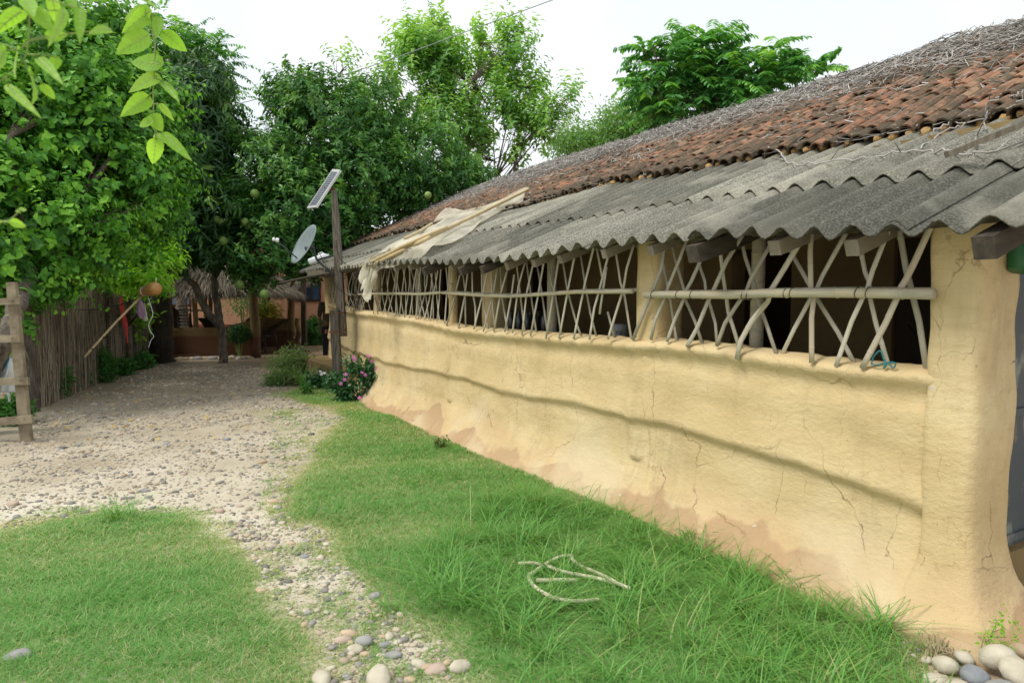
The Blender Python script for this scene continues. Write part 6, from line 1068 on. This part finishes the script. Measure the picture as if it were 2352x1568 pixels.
# little plants at the wall foot
B, F_ = fpos(1012, 1030); plant('sprout', 'small red stemmed sprout at the foot of the mud wall', B, [(at_f(1012, 1012, F_), (.07, .05, .04))], L_GRY, OVAL, 16, 4, .05, stems=8, spread=.02, stem_m=mat('red_stem', [(.10, .01, .015), (.16, .02, .03)], 5, .6, 0))
B, F_ = fpos(2290, 1530); B = at_f(2290, 1530, F_ - .0); plant('sprout', 'thin leafy sprout growing from the boulders by the house corner', B, [(at_f(2270, 1470, F_), (.06, .05, .05)), (at_f(2310, 1450, F_), (.05, .05, .07)), (at_f(2290, 1500, F_), (.06, .05, .05))], L_LIM, OVAL, 46, 3, .022, stems=14, spread=.02, sr=.0025)
B, F_ = fpos(713, 905); plant('weed', 'small leafy weed in the grass left of the post', B, [(at_f(705, 892, F_), (.1, .08, .08))], L_SHR, OVAL, 30, 5, .06, cat='weed', spread=.03)
# straw at the wall foot
STR = mat('straw', [(.32, .25, .15), (.48, .40, .26)], 9, .9, 0); b = MB()
for i in range(170):
    q = at_z(random.gauss(2165, 28), random.gauss(1480, 14), .03); a = random.gauss(.5, .5); L = random.uniform(.04, .12); b.tube([q, q + np.array((math.cos(a) * L, math.sin(a) * L, random.uniform(-.01, .03)))], .0016, 4)
for i in range(60):
    q = at_z(random.gauss(1310, 22), random.gauss(1150, 8), .03); a = random.uniform(0, 3); L = random.uniform(.04, .1); b.tube([q, q + np.array((math.cos(a) * L, math.sin(a) * L, random.uniform(-.01, .03)))], .002, 4)
tag(b.build('straw', STR), 'loose straw spilling from the broken foot of the mud wall', 'straw', kind='stuff')
# ================================================================== THINGS INSIDE THE HOUSE, BUCKET
c_ = at_x(*c7(985, 1490), 4.0); c_[2] = SILL[10, 1] if False else c_[2]; ap = empty('white_pot', c_, 'grey white plastic tub marked CG inside the house behind the sill', 'tub'); b = MB(); b.lathe([(0, -.10), (.065, -.10), (.075, -.02), (.085, .08), (.08, .085), (0, .075)], c_, 24); bd = b.build('tub_body', mat('tub_plastic', [(.35, .37, .36), (.42, .44, .42)], 3, .5, 0), ap, True)
dv = nrm(np.array((0, 0, CAMH)) - c_); dv[2] = 0; dv = nrm(dv); text_mesh('CG', 'tub_lettering', .04, INKB, ap, c_ + dv * .084 + np.array((0, 0, .01)), np.cross((0, 0, 1), dv), (0, 0, 1))
b = MB(); b.box((4.0, c_[1], .68), (.3, .5, .04)); 
zt_ = c_[2] - .12; b = MB(); b.box((4.05, c_[1], zt_), (.4, .6, .04)); tbb = empty('inner_table', (4.05, c_[1], 0), 'dark table behind the sill carrying the tub', 'table'); b.build('table_top', WOODD, tbb)
for sx in (-.16, .16):
    for sy_ in (-.26, .26): b = MB(); b.box((4.05 + sx, c_[1] + sy_, zt_ / 2), (.04, .04, zt_ - .04)); b.build('leg', WOODD, tbb)
PET = mat('bottle_plastic', [(.03, .037, .037), (.06, .07, .07)], 3, .2, 0, spec=.7); shf = MB(); shf.box((3.85, 6.15, 1.16), (.3, 1.2, .03)); sh = empty('shelf', (3.85, 6.15, 0), 'low shelf of empty bottles behind the lattice', 'shelf'); shf.build('shelf_board', WOODD, sh)
for yy in (5.6, 6.7): b = MB(); b.box((3.9, yy, .57), (.2, .04, 1.14)); b.build('leg', WOODD, sh)
b = MB(); b.lathe([(0, 0), (.036, 0), (.038, .02), (.034, .08), (.038, .12), (.034, .18), (.014, .22), (.014, .25), (0, .25)], (0, 0, 0), 14); bt = b.build('bottle', PET, None, True); bt.location = (3.82, 5.7, 1.176); tag(bt, 'empty clear plastic bottle standing behind the lattice sticks', 'bottle', 'empty bottles on the shelf inside')
for i in range(1, 12): c2_ = bt.copy(); COL.objects.link(c2_); c2_.location = (3.8 + .09 * (i % 2), 5.7 + .083 * i, 1.176)
GB = mat('green_plastic', [(.01, .10, .035), (.015, .14, .05)], 3, .4, 0, spec=.5); c_ = at_y(2352, 585, 1.58); bk = empty('green_bucket', c_, 'dark green plastic bucket hanging under the eave at the right edge', 'bucket'); b = MB(); axb = nrm(np.array((.25, .1, 1))); b.lathe([(.0, -.07), (.055, -.075), (.058, -.07), (.085, .12), (.088, .14), (.08, .14), (.052, -.06), (0, -.06)], c_, 24, axb); b.build('bucket_body', GB, bk, True)
b = MB(); b.tube([c_ + axb * .13 + (.08, 0, 0), c_ + axb * .24, c_ + axb * .13 - (.08, 0, 0)], .004, 6); b.build('bail', WIREB, bk, True)
# ================================================================== PERSON half hidden behind the far corner
SKIN = mat('skin', [(.16, .08, .05), (.22, .12, .075)], 5, .55, .05, 40); SHIRT = mat('olive_shirt', [(.055, .05, .032), (.09, .08, .055)], 6, .9, .4, 14); TROU = mat('dark_trousers', [(.02, .02, .025), (.035, .035, .04)], 6, .9, .3, 14); HAIR = mat('black_hair', [(.008, .007, .006), (.015, .012, .01)], 30, .5, .4, 60)
FPn = 16.2; pp_ = at_f(757, 780, FPn); pp_[2] = 0
def skin(name, J, edges, m, parent, sub=2):
    me = bpy.data.meshes.new(name); me.from_pydata([tuple(j[0]) for j in J], edges, []); me.materials.append(m); o = bpy.data.objects.new(name, me); COL.objects.link(o); o.modifiers.new('skin', 'SKIN'); me.skin_vertices.new() if not me.skin_vertices else None
    for i, j in enumerate(J): r_ = j[1] if isinstance(j[1], tuple) else (j[1], j[1]); me.skin_vertices[0].data[i].radius = r_
    me.skin_vertices[0].data[0].use_root = True; s_ = o.modifiers.new('sub', 'SUBSURF'); s_.levels = s_.render_levels = sub; me.polygons.foreach_set('use_smooth', [True] * len(me.polygons)); o.modifiers['skin'].use_smooth_shade = True; o.parent = parent; return o
per = empty('person', pp_, 'person in olive shirt and dark trousers half hidden behind the mud house end', 'person'); per.rotation_euler.z = -YAW + .5
J = [((0, 0, .90), (.14, .10)), ((0, 0, 1.05), (.13, .09)), ((0, .0, 1.25), (.155, .10)), ((0, 0, 1.36), (.13, .085)), ((0, 0, 1.44), .05), ((0, -.01, 1.50), .055), ((0, -.015, 1.56), (.072, .085)), ((0, -.015, 1.63), (.07, .08))]; ed = [(i, i + 1) for i in range(7)]
for sx in (-1, 1):
    k = len(J); J += [((sx * .17, 0, 1.36), .055), ((sx * .215, .02, 1.12), .043), ((sx * .225, -.03, .88), .030), ((sx * .225, -.05, .82), (.03, .018)), ((sx * .222, -.055, .76), (.034, .014))]; ed += [(3, k), (k, k + 1), (k + 1, k + 2), (k + 2, k + 3), (k + 3, k + 4)]
    for f_ in range(4): kk = len(J); J += [((sx * .222, -.085 + .02 * f_, .72), .0085), ((sx * .220, -.085 + .02 * f_, .672 + .006 * abs(f_ - 1)), .006)]; ed += [(k + 4, kk), (kk, kk + 1)]
    kk = len(J); J += [((sx * .21, -.085, .785), .009), ((sx * .205, -.10, .745), .007)]; ed += [(k + 3, kk), (kk, kk + 1)]
    k = len(J); J += [((sx * .09, 0, .84), .085), ((sx * .10, -.01, .48), .055), ((sx * .10, .02, .09), .036), ((sx * .105, -.09, .035), (.04, .025)), ((sx * .105, -.16, .03), (.035, .018))]; ed += [(0, k), (k, k + 1), (k + 1, k + 2), (k + 2, k + 3), (k + 3, k + 4)]
skin('body', J, ed, SKIN, per)
skin('shirt', [((0, 0, .88), (.155, .115)), ((0, 0, 1.05), (.15, .11)), ((0, 0, 1.25), (.17, .115)), ((0, 0, 1.37), (.14, .095)), ((0, 0, 1.42), .06), ((-.18, 0, 1.365), .068), ((-.215, .015, 1.16), .060), ((-.222, .0, 1.06), .055), ((.18, 0, 1.365), .068), ((.215, .015, 1.16), .060), ((.222, .0, 1.06), .055)], [(0, 1), (1, 2), (2, 3), (3, 4), (3, 5), (5, 6), (6, 7), (3, 8), (8, 9), (9, 10)], SHIRT, per)
skin('trousers', [((0, 0, .92), (.15, .11)), ((0, 0, .84), (.15, .11)), ((-.095, 0, .76), .098), ((-.10, -.01, .48), .072), ((-.10, .02, .08), .058), ((.095, 0, .76), .098), ((.10, -.01, .48), .072), ((.10, .02, .08), .058)], [(0, 1), (1, 2), (2, 3), (3, 4), (1, 5), (5, 6), (6, 7)], TROU, per)
skin('hair', [((0, .005, 1.58), (.076, .082)), ((0, .0, 1.64), (.078, .088)), ((0, -.005, 1.68), (.065, .07))], [(0, 1), (1, 2)], HAIR, per)
